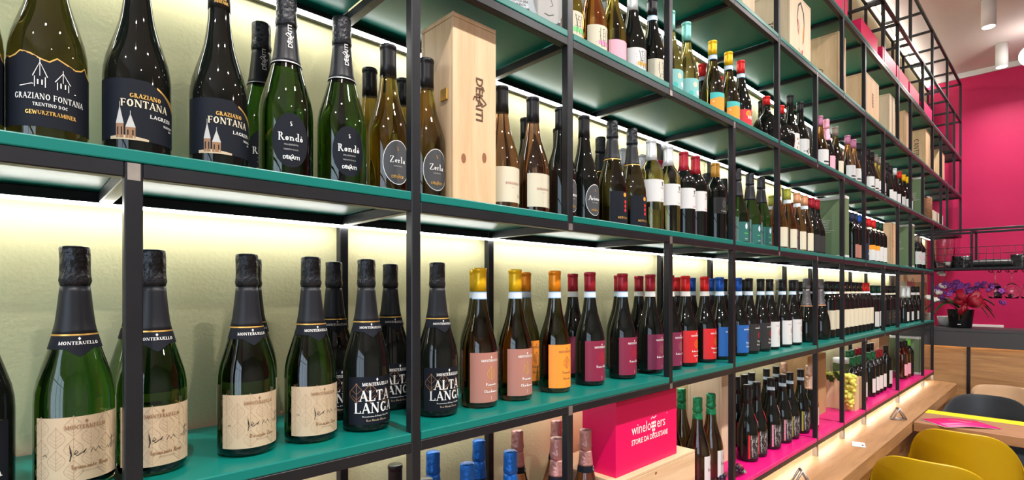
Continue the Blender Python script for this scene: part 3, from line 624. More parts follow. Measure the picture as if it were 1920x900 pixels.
def lab_face(stripe):
    def f(l):
        l.band(-.036, .022, .105, .014, 'label_char', 0); rnd = random.Random(11)
        l.band(-.0425, -.036, lambda x: .106, .014, stripe, 1, 3)
        for i in range(48):
            x = -.034 + rnd.random() * .052; z = .02 + rnd.random() * .07; l.line([(x, z), (x + rnd.uniform(-.003, .003), z + .010), (x + rnd.uniform(-.004, .004), z + .018)], .0012, 'ink_greyed', 1)
        for i in range(8): l.ell(-.022 + .004 * (i % 3), .062 - .005 * (i // 3), .0022, .0022, 'ink_black', 2, 8)
        for x in (-.024, -.010): l.ell(x, .074, .004, .003, 'ink_black', 2, 8)
    return f
def neck_tag(col):
    return None
for nm, col, capc, coll in (('facered', 'cap_bright', 'cap_black', None), ('facelilac', 'foil_pink', 'cap_black', (.248, .262, 'band_pale', 'band_blue')), ('faceyel', 'cap_olive', 'cap_black', (.248, .262, 'band_pale', 'band_blue'))):
    word = {'facered': 'red', 'facelilac': 'lilac', 'faceyel': 'yellow'}[nm]
    kind(nm, BURG, 'g_dark', capc, 'black bottle, etched face label, %s hang tag' % word, lab_face(col), capz=.225, collar=coll)
    KINDS[nm]['tagm'] = {'facered': 'ink_red', 'facelilac': 'label_pink', 'faceyel': 'cap_olive'}[nm]
kind('roseg', SPARK, 'g_dark', 'foil_rosegold', 'sparkling bottle with long rose-gold foil', lab_plain('label_white', 'ink_green'), capz=.19, foilcap=True, name='sparkling_wine_bottle')
kind('gcapred', BORD, 'g_dark', 'cap_darkgreen', 'dark bottle with green cap, plain white label', lab_plain('label_white', 'label_cream', .03, .125, .03), H=.93)
KINDS['gcapred']['cap'] = 'cap_green'
kind('rcapplain', BORD, 'g_dark', 'cap_red', 'dark bottle with dark red cap, plain white label', lab_plain('label_white', 'label_cream', .03, .125, .03), H=.93)
kind('bcapplain', BORD, 'g_dark', 'cap_black', 'dark bottle with black cap, plain white label', lab_plain('label_white', 'label_cream', .03, .125, .03), H=.97)
kind('limeg', BORD, 'g_dark', 'lime', 'dark bottle with lime green cap, black and white label', lambda l: (l.band(-.03, .037, .10, .07, 'label_black', 0), l.text('WINE', .01, .078, .010, 'ink_white', 'sans', bold=2)), H=.96)
kind('roselab', BORD, 'g_brown', 'cap_black', 'rosé bottle with black cap, pale label', lab_plain('label_pink', 'ink_wine', .03, .12, .035), H=.95)

# ================================================================ STRUCTURE
XL, XR, YB, YW = -3.2, 7.5, -5.2, 0.302
def struct(name, mb): return tag(obj(name, mb), kind='structure')
struct('wall_back', MB().box(XL, XR + .2, YW, YW + .2, 0, CEIL, 'wall'))
struct('wall_right', MB().box(XR, XR + .2, YB, YW, 0, CEIL, 'pinkwall'))
struct('floor', MB().box(XL - .2, XR + .2, YB - .2, YW + .2, -.1, 0, 'floor'))
struct('ceiling', MB().box(XL - .2, XR + .2, YB - .2, YW + .2, CEIL, CEIL + .1, 'ceiling'))
struct('trim_1', MB().box(XR - .02, XR, YB, YW, CEIL - .055, CEIL, 'white'))
# street side wall behind the camera, with a shop window
w = MB()
w.box(XL, XR, YB - .2, YB, 0, CEIL, 'greywall'); struct('wall_front', w)
w = MB()
w.box(XL - .2, XL, YB, YW, 0, .5, 'white'); w.box(XL - .2, XL, YB, YW, 3.1, CEIL, 'white'); w.box(XL - .2, XL, YB, -4.4, .5, 3.1, 'white'); w.box(XL - .2, XL, -.9, YW, .5, 3.1, 'white')
struct('wall_left', w)
w = MB()
for y in (-4.4, -3.23, -2.07, -.94): w.box(XL - .12, XL - .06, y, y + .04, .5, 3.1, 'steel')
for z in (.5, 2.4, 3.06): w.box(XL - .12, XL - .06, -4.4, -.9, z, z + .04, 'steel')
struct('window_1', w)
# ================================================================ SHELVING FRAME
PX = {0: -.30, 1: .109, 2: .517, 3: .935, 4: 1.382, 5: 1.802, 6: 2.21, 7: 2.672, 8: 3.084, 9: 3.503, 10: 3.952, 11: 4.353, 12: 4.772, 13: 5.242, 14: 5.668, 15: 6.10, 16: 6.464, 17: 6.904, 18: 7.36}
BT = .016                    # board thickness
TZ = dict(foot=.744, P=.811, B=1.235, A=1.6576, C=2.081, D=2.50, E=2.905, F=3.315, G=3.715)   # board undersides = rail tops
RH, PW, YF, YBK = .019, .019, 0.0, .277
LED_Z = TZ
frame = thing('wall_shelving', 'tall black steel wall shelving with teal and pink boards and light strips', 'shelving', (2.5, .14, TZ['foot']))
def fobj(name, mb, x, y, z, shared={}):
    o = obj(name, mb, frame); o.location = (x - 2.5, y - .14, z - TZ['foot']); return o
TIERS = ['P', 'B', 'A', 'C', 'D', 'E', 'F', 'G']
last = dict(P=14, B=14, A=14, C=18, D=18, E=18, F=18, G=18)
railc = {}
h2 = PW / 2
posts = {1: [('foot', 'A')], 2: [('foot', 'G')], 3: [('foot', 'B'), ('A', 'G')], 4: [('B', 'A'), ('C', 'G')], 5: [('foot', 'C')], 6: [('A', 'G')], 7: [('foot', 'A'), ('C', 'D')], 8: [('foot', 'C'), ('D', 'G')],
         9: [('foot', 'B'), ('A', 'E')], 10: [('B', 'A'), ('C', 'D'), ('E', 'G')], 11: [('foot', 'C'), ('D', 'G')], 12: [('A', 'E'), ('F', 'G')], 13: [('foot', 'A'), ('C', 'D'), ('E', 'F')], 14: [('foot', 'C'), ('D', 'G')],
         15: [('C', 'E')], 16: [('C', 'D'), ('E', 'G')], 17: [('D', 'F')], 18: [('C', 'G')], 0: [('B', 'C')]}
def span(a, b): return (TZ[a] - (RH if a != 'foot' else 0), TZ[b])
occupied = {}
for i, segs in posts.items():
    for a, b in segs:
        z0, z1 = span(a, b); m = MB().cbox(-h2, h2, -h2, h2, 0, z1 - z0, 'steel', .0014)
        if a == 'foot': m.box(-h2 - .0003, h2 + .0003, -h2 - .0003, h2 + .0003, 0, .045, 'bare')
        else: m.box(-h2 * .7, h2 * .7, -h2 - .0003, -h2, .001, .016, 'bare')
        m.box(-h2 * .7, h2 * .7, -h2 - .0003, -h2, z1 - z0 - .022, z1 - z0 - .001, 'bare')
        fobj('post', m, PX[i], YF, z0)
        for t in TIERS:
            if z0 - .001 <= TZ[t] - RH and TZ[t] <= z1 + .001: occupied[(i, t)] = 'full' if TZ[t] < z1 - .01 else 'top'
for i in (2, 3, 5, 6, 8, 9, 11, 12, 14):
    fobj('back_post', MB().cbox(-h2, h2, -h2, h2, 0, TZ['G'] - .744, 'steel', .0014), PX[i], YBK, .744)
for i in (15, 17, 18):
    fobj('back_post', MB().cbox(-h2, h2, -h2, h2, 0, TZ['G'] - TZ['C'] + RH, 'steel', .0014), PX[i], YBK, TZ['C'] - RH)
for t in TIERS:
    z = TZ[t]; n = last[t]
    for i in range(0, n):
        x0 = PX[i] if i else -.72; x1 = PX[i + 1]
        a, b = x0 + h2, x1 - h2
        fobj('rail', MB().cbox(a - (h2 if (i, t) not in occupied else 0), b + (h2 if (i + 1, t) not in occupied else 0), -h2, h2, -RH, 0, 'steel', .0014), 0, YF, z)
    fobj('back_rail', MB().cbox(-.72, PX[n] + h2, -h2 * .9, h2 * .9, -RH, 0, 'steel', .0014), 0, YBK, z)
    for i in range(1, n + 1):
        fobj('crossbar', MB().cbox(-h2 * .95, h2 * .95, YF + h2, YBK - h2 * .9, -RH * .97, -.0002, 'steel', .0012), PX[i], 0, z)
    if t in 'PBACDE':
        # boards: one per run between full-height posts, notched behind the posts that rise through
        mat = 'pinkboard' if t == 'P' else 'teal'
        cuts = [i for i in range(0, n + 1) if occupied.get((i, t)) == 'full']
        edges = [-.72] + [PX[i] for i in cuts] + ([PX[n] + .01] if n not in cuts else [])
        for k in range(len(edges) - 1):
            a = edges[k] + (h2 if k else 0); b = edges[k + 1] - (h2 if (k + 1 < len(edges) - 1 or n in cuts) else 0)
            m = MB().cbox(a + .0006, b - .0006, -h2 - .0005, YBK + h2, .0002, BT, mat, .0018, 2)
            if t == 'P': m.box(a + .002, b - .002, h2 + .001, YBK - h2, -.0012, .0001, 'white')  # unseen white liner, added so light bounced onto the ledge stays white
            fobj('shelf_board', m, 0, 0, z)
# light strips under the back rails
for t in ('B', 'A', 'C', 'D', 'E'):
    fobj('light_strip', MB().box(-.72, PX[last[t]], -.006, .005, -.0045, 0, 'led').box(-.72, PX[last[t]], -.0075, .0065, .0001, .0022, 'steel'), 0, YBK - .0145, TZ[t] - RH + .0002)  # the steel box is a cap added to keep light off the board above
fobj('light_strip', MB().box(-.72, XR - .01, -.006, .006, -.012, 0, 'led'), 0, YW - .012, 3.80)
fobj('light_strip', MB().box(-.72, 5.60, -.006, .006, -.006, 0, 'ledge_led'), 0, .030, TZ['P'] - .0015)
fobj('light_strip', MB().box(-.72, 5.60, -.004, .004, -.006, 0, 'led'), 0, .24, TZ['P'] - .0015)

# ================================================================ BOTTLES
ROW = {'f': .082, 'b': .200}
TN = dict(P='pink shelf', B='lowest teal shelf', A='second teal shelf', C='third teal shelf', D='fourth teal shelf')
ORD = ['first', 'second', 'third', 'fourth', 'fifth', 'sixth', 'seventh', 'eighth', 'ninth', 'tenth', 'eleventh', 'twelfth', 'thirteenth', 'fourteenth']
INV = []   # (tier, kind, column in the photo, row, yaw)
def add(t, row, items, yaw=0):
    for k, u in items: INV.append((t, k, u, row, yaw))
def run(t, row, kinds, u0, u1):
    n = len(kinds); y = ROW[row]; a, b = at(u0, y), at(u1, y)
    for i, k in enumerate(kinds): INV.append((t, k, None, row, a + (b - a) * i / max(1, n - 1)))
add('B', 'f', [('brut', 145)], .10); add('B', 'f', [('brut', 283), ('zero', 463), ('zerobright', 583)], .03); add('B', 'f', [('alta', 687), ('alta', 820)])
add('B', 'f', [('alta', -62)]); add('B', 'b', [('brut', 262), ('zero', 472), ('alta', 626), ('alta', 732), ('chard', 820), ('chard', 892)])
add('B', 'f', [('chard', 899), ('chard', 966), ('mosc', 1040), ('freisa', 1106), ('freisa', 1167), ('barbera', 1219), ('barbera', 1255), ('superiore', 1285), ('superiore', 1321), ('cabernet', 1349), ('cabernet', 1383), ('pinot', 1404), ('pinot', 1426), ('grig', 1443), ('grig', 1466.5), ('grig', 1485.5), ('silverfoil', 1512), ('silverfoil', 1538)])
add('B', 'b', [('mosc', 985), ('barbera', 1074), ('freisa', 1160), ('barbera', 1198), ('superiore', 1268), ('cabernet', 1297), ('cabernet', 1333), ('pinot', 1357), ('pinot', 1391), ('greyfoil', 1461), ('greyfoil', 1491), ('chiantig', 1503), ('chiantig', 1519)])
run('B', 'f', ['chiantig', 'chiantig', 'chiantio', 'chiantio', 'chiantio', 'chiantio', 'chiantio', 'chiantio', 'chiantir', 'chiantir'], 1552, 1625)
run('B', 'b', ['chiantio', 'chiantig', 'chiantig', 'chiantig', 'chiantio', 'chiantio', 'chiantio', 'chiantir', 'chiantir'], 1535, 1606)
run('B', 'f', ['greencapw', 'greencapw'], 1636, 1646); run('B', 'f', ['dotted', 'dotted', 'dotted'], 1658, 1677); add('B', 'f', [('longwhite', 1693), ('longwhite', 1702), ('halfwhite', 1712), ('halfwhite', 1720)])
run('B', 'b', ['greencapw', 'dotted', 'dotted'], 1622, 1660)
add('A', 'f', [('gew', -75), ('gew', 87), ('lagrein', 258), ('lagrein', 411), ('rondo', 537), ('rondo', 641), ('zerla', 728), ('zerla', 799), ('borg', 941), ('borg', 999), ('ario', 1052), ('ario', 1095), ('metodo', 1148), ('metodo', 1185), ('whitewine', 1221), ('whitewine', 1253),
               ('redT', 1282), ('redT', 1304), ('goldcap', 1341), ('teal', 1382), ('teal', 1406), ('teal', 1427), ('olive', 1458), ('olive', 1476), ('peach', 1494), ('peach', 1508), ('redchar', 1521)])
add('A', 'b', [('rondo', 490), ('zerla', 695), ('zerla', 754), ('darkb', 986), ('darkb', 1047), ('metodo', 1126), ('whitewine', 1167), ('whitewine', 1203), ('redback', 1236), ('darkb', 1293), ('teal', 1326), ('teal', 1357), ('olive', 1447), ('redback', 1485), ('redchar', 1530 - 18)])
add('A', 'f', [('redchar', 1531)])
run('A', 'f', ['goldnavy', 'goldnavy', 'bluecap', 'bluecap'], 1597, 1615); add('A', 'f', [('orangered', 1628), ('orangered', 1637), ('orangeblack', 1644), ('orangeblack', 1651)]); run('A', 'b', ['bluecap', 'orangered', 'orangered'], 1600, 1628)
add('A', 'f', [('floral', 1718), ('floral', 1725)]); add('A', 'b', [('floral', 1716)])
add('C', 'f', [('scribgreen', 1064), ('scribpink', 1111), ('pinklab', 1148), ('scribwhite', 1186), ('scribblack', 1223), ('aqua', 1257), ('aqua', 1287), ('fruit', 1336), ('fruit', 1366), ('nero', 1389), ('squat', 1437), ('squat', 1464), ('spots', 1481), ('bigtype', 1500),
               ('bandpink', 1537), ('pinkfoil', 1549), ('taupe', 1566), ('bandpink', 1589), ('bandpink', 1600), ('bandblack', 1609), ('bandblack', 1626), ('bandblack', 1634), ('bandgrey', 1641), ('bandgrey', 1648), ('blackw', 1662), ('blackw', 1669), ('whitecap', 1677), ('redcapw', 1686), ('yellowcap', 1694), ('yellowcap', 1700)])
add('C', 'b', [('scribpink', 1092), ('whitecap', 1133), ('scribblack', 1170), ('fruit', 1301), ('nero', 1314), ('nero', 1356), ('blackw', 1428), ('silverback', 1470), ('silverback', 1513), ('pinkfoil', 1554), ('taupe', 1575), ('bandblack', 1610), ('bandgrey', 1625)])
add('P', 'f', [('limecap', 590), ('blackcap', 652), ('blackcap', 797), ('bluefoil', 876), ('bluefoil', 957), ('rosefoil', 1044), ('rosefoil', 1098), ('greenfoil', 1308), ('greenfoil', 1333), ('facered', 1402), ('facered', 1419), ('facelilac', 1445.5), ('facelilac', 1467), ('faceyel', 1481), ('faceyel', 1501), ('roseg', 1517)])
add('P', 'b', [('blackcap', 741), ('bluefoil', 812), ('bluefoil', 898), ('rosefoil', 970), ('rosefoil', 1043), ('greenfoil', 1258), ('greenfoil', 1276), ('facered', 1384), ('facered', 1395), ('facelilac', 1407), ('facelilac', 1437), ('faceyel', 1455), ('roseg', 1470)])
add('P', 'f', [('gcapred', 1598), ('gcapred', 1606), ('gcapred', 1613), ('gcapred', 1629), ('gcapred', 1637), ('rcapplain', 1643.5), ('rcapplain', 1650), ('bcapplain', 1661), ('roselab', 1691), ('roselab', 1697), ('limeg', 1703)])
add('P', 'b', [('gcapred', 1590), ('gcapred', 1598), ('rcapplain', 1606), ('rcapplain', 1613), ('bcapplain', 1628), ('bcapplain', 1634), ('limeg', 1680), ('limeg', 1687)])
items = []
YAW = dict(alta=-.16, whitewine=-.5, redT=-.5, goldcap=-.3, aqua=-.5, scribgreen=-.2, scribpink=-.2, pinklab=-.2, scribwhite=-.35, scribblack=-.3, fruit=-.3, nero=-.4, bandpink=-.5, bandblack=-.5, bandgrey=-.5, spots=-.6, bigtype=-.5, squat=-.5, floral=-.6, orangered=-.4, orangeblack=-.4, chiantig=-.3, chiantio=-.3, chiantir=-.3, borg=-.1)
for t, k, u, row, v in INV:
    x = at(u, ROW[row]) if u is not None else v
    items.append([t, row, k, x, v if u is not None else 0])
items.sort(key=lambda q: (q[0], q[1], q[3]))
# keep clear of neighbours
want = {id(q): q[3] for q in items}
for _ in range(60):
    for a, b in zip(items, items[1:]):
        if a[0] == b[0] and a[1] == b[1]:
            need = max(r for r, z in KINDS[a[2]]['prof']) + max(r for r, z in KINDS[b[2]]['prof']) + .001
            g_ = need - (b[3] - a[3])
            if g_ > 0: a[3] -= g_ / 2; b[3] += g_ / 2
for a, b in zip(items, items[1:]):
    if a[0] == b[0] and a[1] == b[1]:
        need = max(r for r, z in KINDS[a[2]]['prof']) + max(r for r, z in KINDS[b[2]]['prof']) + .001
        if b[3] - a[3] < need: b[3] = a[3] + need
count = {}; tot = {}
for q in items: tot[(q[0], q[1], KINDS[q[2]]['desc'])] = tot.get((q[0], q[1], KINDS[q[2]]['desc']), 0) + 1
def words(s): return len(s.split())
tagmesh = {}
def tag_mesh(mat):
    m = MB(); n = 10
    def p(s, z, k=0):
        r = rz(BURG, z) + .0022 + k; a = s / .03; return (r * math.sin(a), -r * math.cos(a), z)
    L0 = [(.006 + .010 * i / n, .185 - .075 * i / n) for i in range(n + 1)]
    vs = []
    for i, (s, z) in enumerate(L0): w = .003 + .0045 * i / n; vs += [p(s - w, z), p(s + w, z)]
    m.add(vs, [(2 * i, 2 * i + 1, 2 * i + 3, 2 * i + 2) for i in range(n)], mat, True); return m.mesh('hang_tag')
for t, row, k, x, yaw in items:
    K = KINDS[k]
    if K['meshes'] is None:
        build_kind(K)
        if 'tagm' in K: K['meshes'].append(('hang_tag', tag_mesh(K['tagm'])))
    key = (t, row, K['desc']); count[key] = count.get(key, 0) + 1
    rn = {'f': 'front row', 'b': 'back row'}[row]
    lab = K['desc'] + ', '
    if tot[key] > 1:
        tail = '%s from left, %s, %s' % (ORD[count[key] - 1], rn, TN[t])
    else: tail = rn + ', ' + TN[t]
    if words(lab + tail) > 16: tail = tail.replace(' from left', '').replace('front row', 'front').replace('back row', 'back')
    lab += tail
    o = thing(K['name'], lab, K['cat'], (x, ROW[row], TZ[t] + BT), yaw if abs(yaw) > .001 else YAW.get(k, 0) + random.uniform(-.04, .04), group='bottles on the ' + TN[t])
    for n, me in K['meshes']: obj(n, me, o)

# ================================================================ BOXES AND CASES
def crate(name, label, x0, x1, y0, y1, z0, h, mat='pine', deco=None, cat='wooden box', group=None, lid=True, side=None):
    o = thing(name, label, cat, ((x0 + x1) / 2, (y0 + y1) / 2, z0), group=group)
    a, b = (x1 - x0) / 2, (y1 - y0) / 2; t = .009
    fp = obj('front_panel', MB().cbox(-a, a, -b, -b + t, 0, h - t - .0008, mat, .0008), o)
    obj('back_panel', MB().cbox(-a, a, b - t, b, 0, h - t - .0008, mat, .0008), o)
    for s in (-1, 1):
        xa = -a if s < 0 else a - t
        obj('side_panel', MB().cbox(xa + .0004 * (s < 0), xa + t - .0004 * (s > 0), -b + t + .0006, b - t - .0006, 0, h - t - .0008, mat, .0008), o)
    if lid: obj('lid', MB().cbox(-a, a, -b, b, h - t, h, mat, .0008), o)
    obj('bottom_panel', MB().cbox(-a + t, a - t, -b + t, b - t, 0, t, mat, .0008), o)
    if deco:
        l = Lab(None, lambda s, z, k: (s, -b - .0003 - k * .0002, z)); deco(l, a, h); obj('front_print', l, fp)
    if side:
        l = Lab(None, lambda s, z, k: (-a - .0003 - k * .0002, -s, z)); side(l, b, h); obj('side_print', l, o)
    return o
def inX(u, y): return at(u, y)
zA = TZ['A'] + BT; zP = TZ['P'] + BT; zD = TZ['D'] + BT; zC = TZ['C'] + BT; zE = TZ['E'] + BT; zB = TZ['B'] + BT
xa = at(843, .03) + .008
o = crate('wooden_wine_box', 'tall pine wine box branded DELAITI on second teal shelf', xa, at(930, .03), .03, .14, zA, .375, 'pine',
      lambda l, a, h: (delaiti(l, .002, h * .58, .018, 'brand', rot=-math.pi / 2), l.ell(-.03, .09, .006, .010, 'knot', 0, 10), l.ell(.024, .10, .006, .011, 'knot', 0, 10)))
obj('brass_clasp', MB().cbox(-.050, -.046, -.020, .002, .205, .228, 'gold', .0006), o).location = ((-(at(930, .03) - xa) / 2 + .046), -.02, 0)
xs = at(1155, .035); xe = at(1269, .035)
cr = crate('wooden_crate', 'low pale pine crate under the magenta carton on pink shelf', xs - .024, at(1303, .015), .015, .26, zP, .17, 'pinex', lambda l, a, h: l.ell(-.02, .15, .006, .004, 'knot', 0, 12))
def lov(l, a, h):
    l.text('winelo', -.038, h * .49, .030, 'ink_white', 'sans', sx=.86); l.text('ers', .066, h * .49, .030, 'ink_white', 'sans', sx=.86); l.text('STORIE DA DEGUSTARE', .008, h * .355, .0145, 'ink_white', 'sans', sx=.86, bold=1.2)
    for i, (n, zz) in enumerate(((3, .56), (3, .51), (2, .46), (1, .41))):
        for j in range(n): l.ell(.026 + (j - (n - 1) / 2) * .0085, h * (zz + .015), .0038, .0046, 'ink_white', 1, 12)
    l.line([(.012, h * .635), (.020, h * .665), (.028, h * .64), (.040, h * .665)], .003, 'ink_white', 1); l.ell(.100, h * .66, .0016, .0016, 'ink_white', 1, 8)
def carton(name, label, x0, x1, y0, y1, z0, h, mat, deco=None, cat='box', group=None, rz_=0):
    o = thing(name, label, cat, ((x0 + x1) / 2, (y0 + y1) / 2, z0), rz_, group=group); a, b = (x1 - x0) / 2, (y1 - y0) / 2
    cb = obj('carton_body', MB().cbox(-a, a, -b, b, 0, h - .0025, mat, .001), o); obj('lid_flap', MB().cbox(-a, a, -b, b, h - .002, h, mat, .0008), o)
    if deco:
        l = Lab(None, lambda s, z, k: (s, -b - .0003 - k * .0002, z)); deco(l, a, h); obj('front_print', l, cb)
    return o
carton('magenta_carton', 'magenta carton printed winelovers in white, on a pine crate', xs, xe, .035, .035 + .115, zP + .17, .205, 'magenta', lov)
crate('tall_wine_box', 'tall pale wooden box behind green-foiled bottles on pink shelf', at(1353, .13), at(1366, .13), .13, .27, zP, .37, 'pale')
# green cartons with white bands, broad side towards the entrance
def green_box(label, u_front, w, y0, y1, z, h):
    x0 = at(u_front, y0) + .008; o = thing('green_carton', label, 'box', (x0 + w / 2, (y0 + y1) / 2, z), group='green and white cartons'); a, b = w / 2, (y1 - y0) / 2
    m = MB().cbox(-a, a, -b, b, .018, h - .016, 'bag_green', .001); obj('carton_body', m, o)
    obj('bottom_band', MB().cbox(-a - .0005, a + .0005, -b - .0005, b + .0005, 0, .0175, 'label_white', .001), o); obj('top_band', MB().cbox(-a - .0005, a + .0005, -b - .0005, b + .0005, h - .0155, h, 'label_white', .001), o)
    l = Lab(None, lambda s, zz, k: (-a - .0005 - k * .0002, -s, zz)); rnd = random.Random(5)
    for i in range(8): l.line([(-.05, h * .62 - i * .009), (.065 - rnd.random() * .03, h * .62 - i * .009)], .0022, 'ink_greyed', 1)
    obj('side_print', l, o); return o
green_box('green carton with white bands beside red-capped bottles, second teal shelf', 1585, .06, .02, .26, zA, .335)
green_box('green carton with white bands beside pine box, second teal shelf', 1711, .07, .02, .26, zA, .335)
green_box('green carton with white bands on third teal shelf', 1731, .05, .02, .20, zC, .335)
green_box('green carton with white bands on pink shelf', 1725, .06, .02, .26, zP, .30)
crate('wooden_wine_box', 'pine box between bottles and green carton, second teal shelf', 4.345, at(1679, .03) + .02, .03, .20, zA, .29, 'pine', lambda l, a, h: (l.line([(-.03 + .03 * math.cos(R(q)), .14 + .03 * math.sin(R(q))) for q in range(0, 181, 20)], .003, 'knot', 1), l.line([(-.05, .13), (.0, .13)], .003, 'knot', 1)))
crate('wooden_wine_box', 'pine box behind black-capped bottle on pink shelf', at(1648, .20), at(1668, .20), .20, .265, zP, .33, 'pine')
crate('wooden_wine_box', 'small pale box behind white-capped bottles, lowest teal shelf', at(1700, .21), at(1716, .21), .21, .27, zB, .335, 'pale')
# fourth teal shelf
def fig(l, a, h):
    l.line([(-.035, h * .45), (-.045, h * .65), (-.030, h * .85), (.0, h * .92), (.035, h * .80), (.045, h * .60), (.035, h * .35)], [.004, .006, .009, .013, .012, .007, .003], 'ink_black', 1)
    l.line([(-.04, h * .64), (-.022, h * .55), (-.028, h * .42)], .006, 'ink_red', 2); l.line([(.04, h * .6), (.03, h * .45), (.024, h * .32)], [.012, .010, .004], 'label_orange', 2)
    l.line([(-.03, h * .22), (.01, h * .17)], .002, 'ink_black', 1); l.ell(.02, h * .2, .008, .011, 'ink_red', 1, 12); l.ell(.045, h * .07, .004, .004, 'ink_black', 1, 8)
crate('wooden_wine_box', 'pale wooden box with painted arched figure on fourth teal shelf', at(1481, .03), at(1520, .03), .03, .25, zD, .30, 'pale', fig,
      side=lambda l, b, h: l.text('TOTO', .02, h * .45, .022, 'ink_black', rot=-math.pi / 2, bold=1.1))
crate('wooden_wine_box', 'plain pale wooden box behind the painted one, fourth teal shelf', at(1392, .06), at(1415, .06), .06, .25, zD, .30, 'pale')
def mark(l, b, h):
    l.line([(.03 * math.cos(R(q)), h * .45 + .018 * math.sin(R(q))) for q in range(0, 361, 24)], .003, 'brand', 1); l.text('EL', 0, h * .42, .022, 'brand', 'sans', bold=2)
crate('wooden_wine_box', 'tall pine box with oval burnt EL mark on fourth teal shelf', at(1573, .03), at(1586, .03), .03, .24, zD, .345, 'pine', side=mark)
def seal(l, a, h):
    for i in range(5): l.text('BOX', 0, h * .38 + i * .018, .012, 'brand', 'sans', bold=2)
crate('wooden_wine_box', 'pine box with burnt square stamp on fourth teal shelf', at(1624, .03), at(1648, .03), .03, .27, zD, .285, 'pine', seal)
crate('wooden_wine_box', 'palest poplar box beside the stamped pine box, fourth teal shelf', at(1668, .03), at(1678, .03), .03, .24, zD, .31, 'pale')
crate('wooden_wine_box', 'slim pine box left of the CANTINA box, fourth teal shelf', at(1697, .03), at(1708, .03), .03, .26, zD, .31, 'pine')
crate('wooden_wine_box', 'pine box printed CANTINA with dark grain on fourth teal shelf', at(1736, .02), at(1744, .02), .02, .26, zD, .33, 'pine', side=lambda l, b, h: l.text('CANTINA', .04, h * .5, .034, 'brand', rot=-math.pi / 2))
crate('wooden_wine_box', 'narrow pine box nearest magenta wall, fourth teal shelf', at(1761, .03), at(1771, .03), .03, .26, zD, .30, 'pine')
# magenta cartons lying on the top board
for i, (u, w) in enumerate(((1560, .26), (1615, .36), (1655, .36), (1682, .36), (1706, .34), (1733, .34))):
    x = at(u, -.008); carton('flat_magenta_carton', 'flat magenta carton, %s from left on topmost board' % ORD[i], x, x + w, -.008, .18, zE, .09, 'magenta', group='magenta cartons on the top board')
# striped case and cork roll near the far end of third teal shelf
o = thing('striped_case', 'low pale striped case at far end of third teal shelf', 'box', ((at(1745, .03) + at(1768, .03)) / 2, .12, zC)); a = (at(1768, .03) - at(1745, .03)) / 2
obj('case_body', MB().cbox(-a, a, -.09, .09, 0, .12, 'pale', .002), o)
for i in range(9): obj('slat', MB().box(-a + .02 + i * (2 * a - .04) / 8 - .004, -a + .02 + i * (2 * a - .04) / 8 + .004, -.0925, -.0902, .008, .112, 'white'), o)
m = MB(); m.lathe([(.030, 0), (.034, .003), (.034, .205), (.030, .21)], 'cork', 20, jig=.05); tag(obj('cork_roll', m, loc=(at(1736, .06) , .05, zC)), 'rough brown cork roll beside green carton, third teal shelf', 'roll')
# portrait book on the third teal shelf
bx0 = at(1008, .10) - .04
o = thing('portrait_book', 'white hardback with grey portrait of a suited man, third teal shelf', 'book', (bx0, .115, zC), R(-22))
obj('cover', MB().cbox(-.065, .10, -.012, .012, 0, .33, 'print_pale', .001), o)
obj('spine', MB().cbox(-.0685, -.0652, -.0115, .0115, 0, .33, 'band_pale', .0008), o)
l = Lab(None, lambda s, z, k: (s, -.0124 - k * .0003, z))
l.band(-.03, .0985, lambda x: .028 + max(0, (x + .03)) * .55 if x < .04 else .066, .0, 'suit', 0, 10); l.ell(.068, .125, .044, .072, 'skin_grey', 1, 24)
l.band(.030, .062, lambda x: .075 - (x - .03) * .9, .0, 'ink_white', 2, 4); l.band(.0, .098, lambda x: .185 + .01 * math.sin(x * 60), .165, 'suit', 2, 8)
l.ell(.052, .14, .007, .003, 'suit', 3, 10); l.line([(.072, .118), (.078, .104), (.070, .100)], .0012, 'suit', 3); l.line([(.055, .082), (.067, .078), (.080, .082)], .0018, 'suit', 3)
for i, tx in enumerate(('PENSO CHE IL VINO', 'SIA UNA COSA SERIA', 'CHE VA BEVUTA', 'IN BUONA COMPAGNIA')): l.text(tx, -.014, .105 - i * .0085, .0052, 'ink_black', 'sans', bold=2, sx=.7, k=4)
obj('cover_print', l, o)

# ---- pink shelf extras
def berries(name, label, loc, n, spread, r, mats, leafs, part='berry', hang=False):
    o = thing(name, label, 'grapes', loc); rnd = random.Random(n); base = {}
    for mt in mats: base[mt] = MB().ball((0, 0, 0), r, mt, 2).mesh('berry_' + mt)
    for i in range(n):
        for _ in range(40):
            p = Vector((rnd.uniform(-1, 1), rnd.uniform(-1, 1), rnd.uniform(-1, 1)))
            if hang: wd = 1.0 - .55 * (1 - p.z) / 2 * 1.0; ok = math.hypot(p.x, p.y) < wd
            else: ok = p.length < 1
            if ok: break
        q = Vector((p.x * spread[0], p.y * spread[1], p.z * spread[2]))
        b = obj(part, base[rnd.choice(mats)], o, q); k = rnd.uniform(.85, 1.1); b.scale = (k, k, k)
    for i, (dx, dy, dz, s, rx, rzz) in enumerate(leafs):
        m = MB(); n2 = 14; vs = [(0, 0, 0)] + [(s * math.cos(2 * math.pi * j / n2) * (1 if j % 2 else .72), s * math.sin(2 * math.pi * j / n2) * (1 if j % 2 else .72), .12 * s * math.cos(j)) for j in range(n2)]
        m.add(vs, [(0, j + 1, (j + 1) % n2 + 1) for j in range(n2)], 'leaf'); lf = obj('leaf', m, o); lf.location = (dx, dy, dz); lf.rotation_euler = (rx, 0, rzz)
    return o
berries('dark_berry_cluster', 'cluster of black and red grapes on pink shelf by black post', (at(1384, .025) , .035, zP + .028), 46, (.030, .026, .022), .0075, ['berry', 'berry', 'berryred'], [(.034, -.01, -.012, .018, .5, .2)])
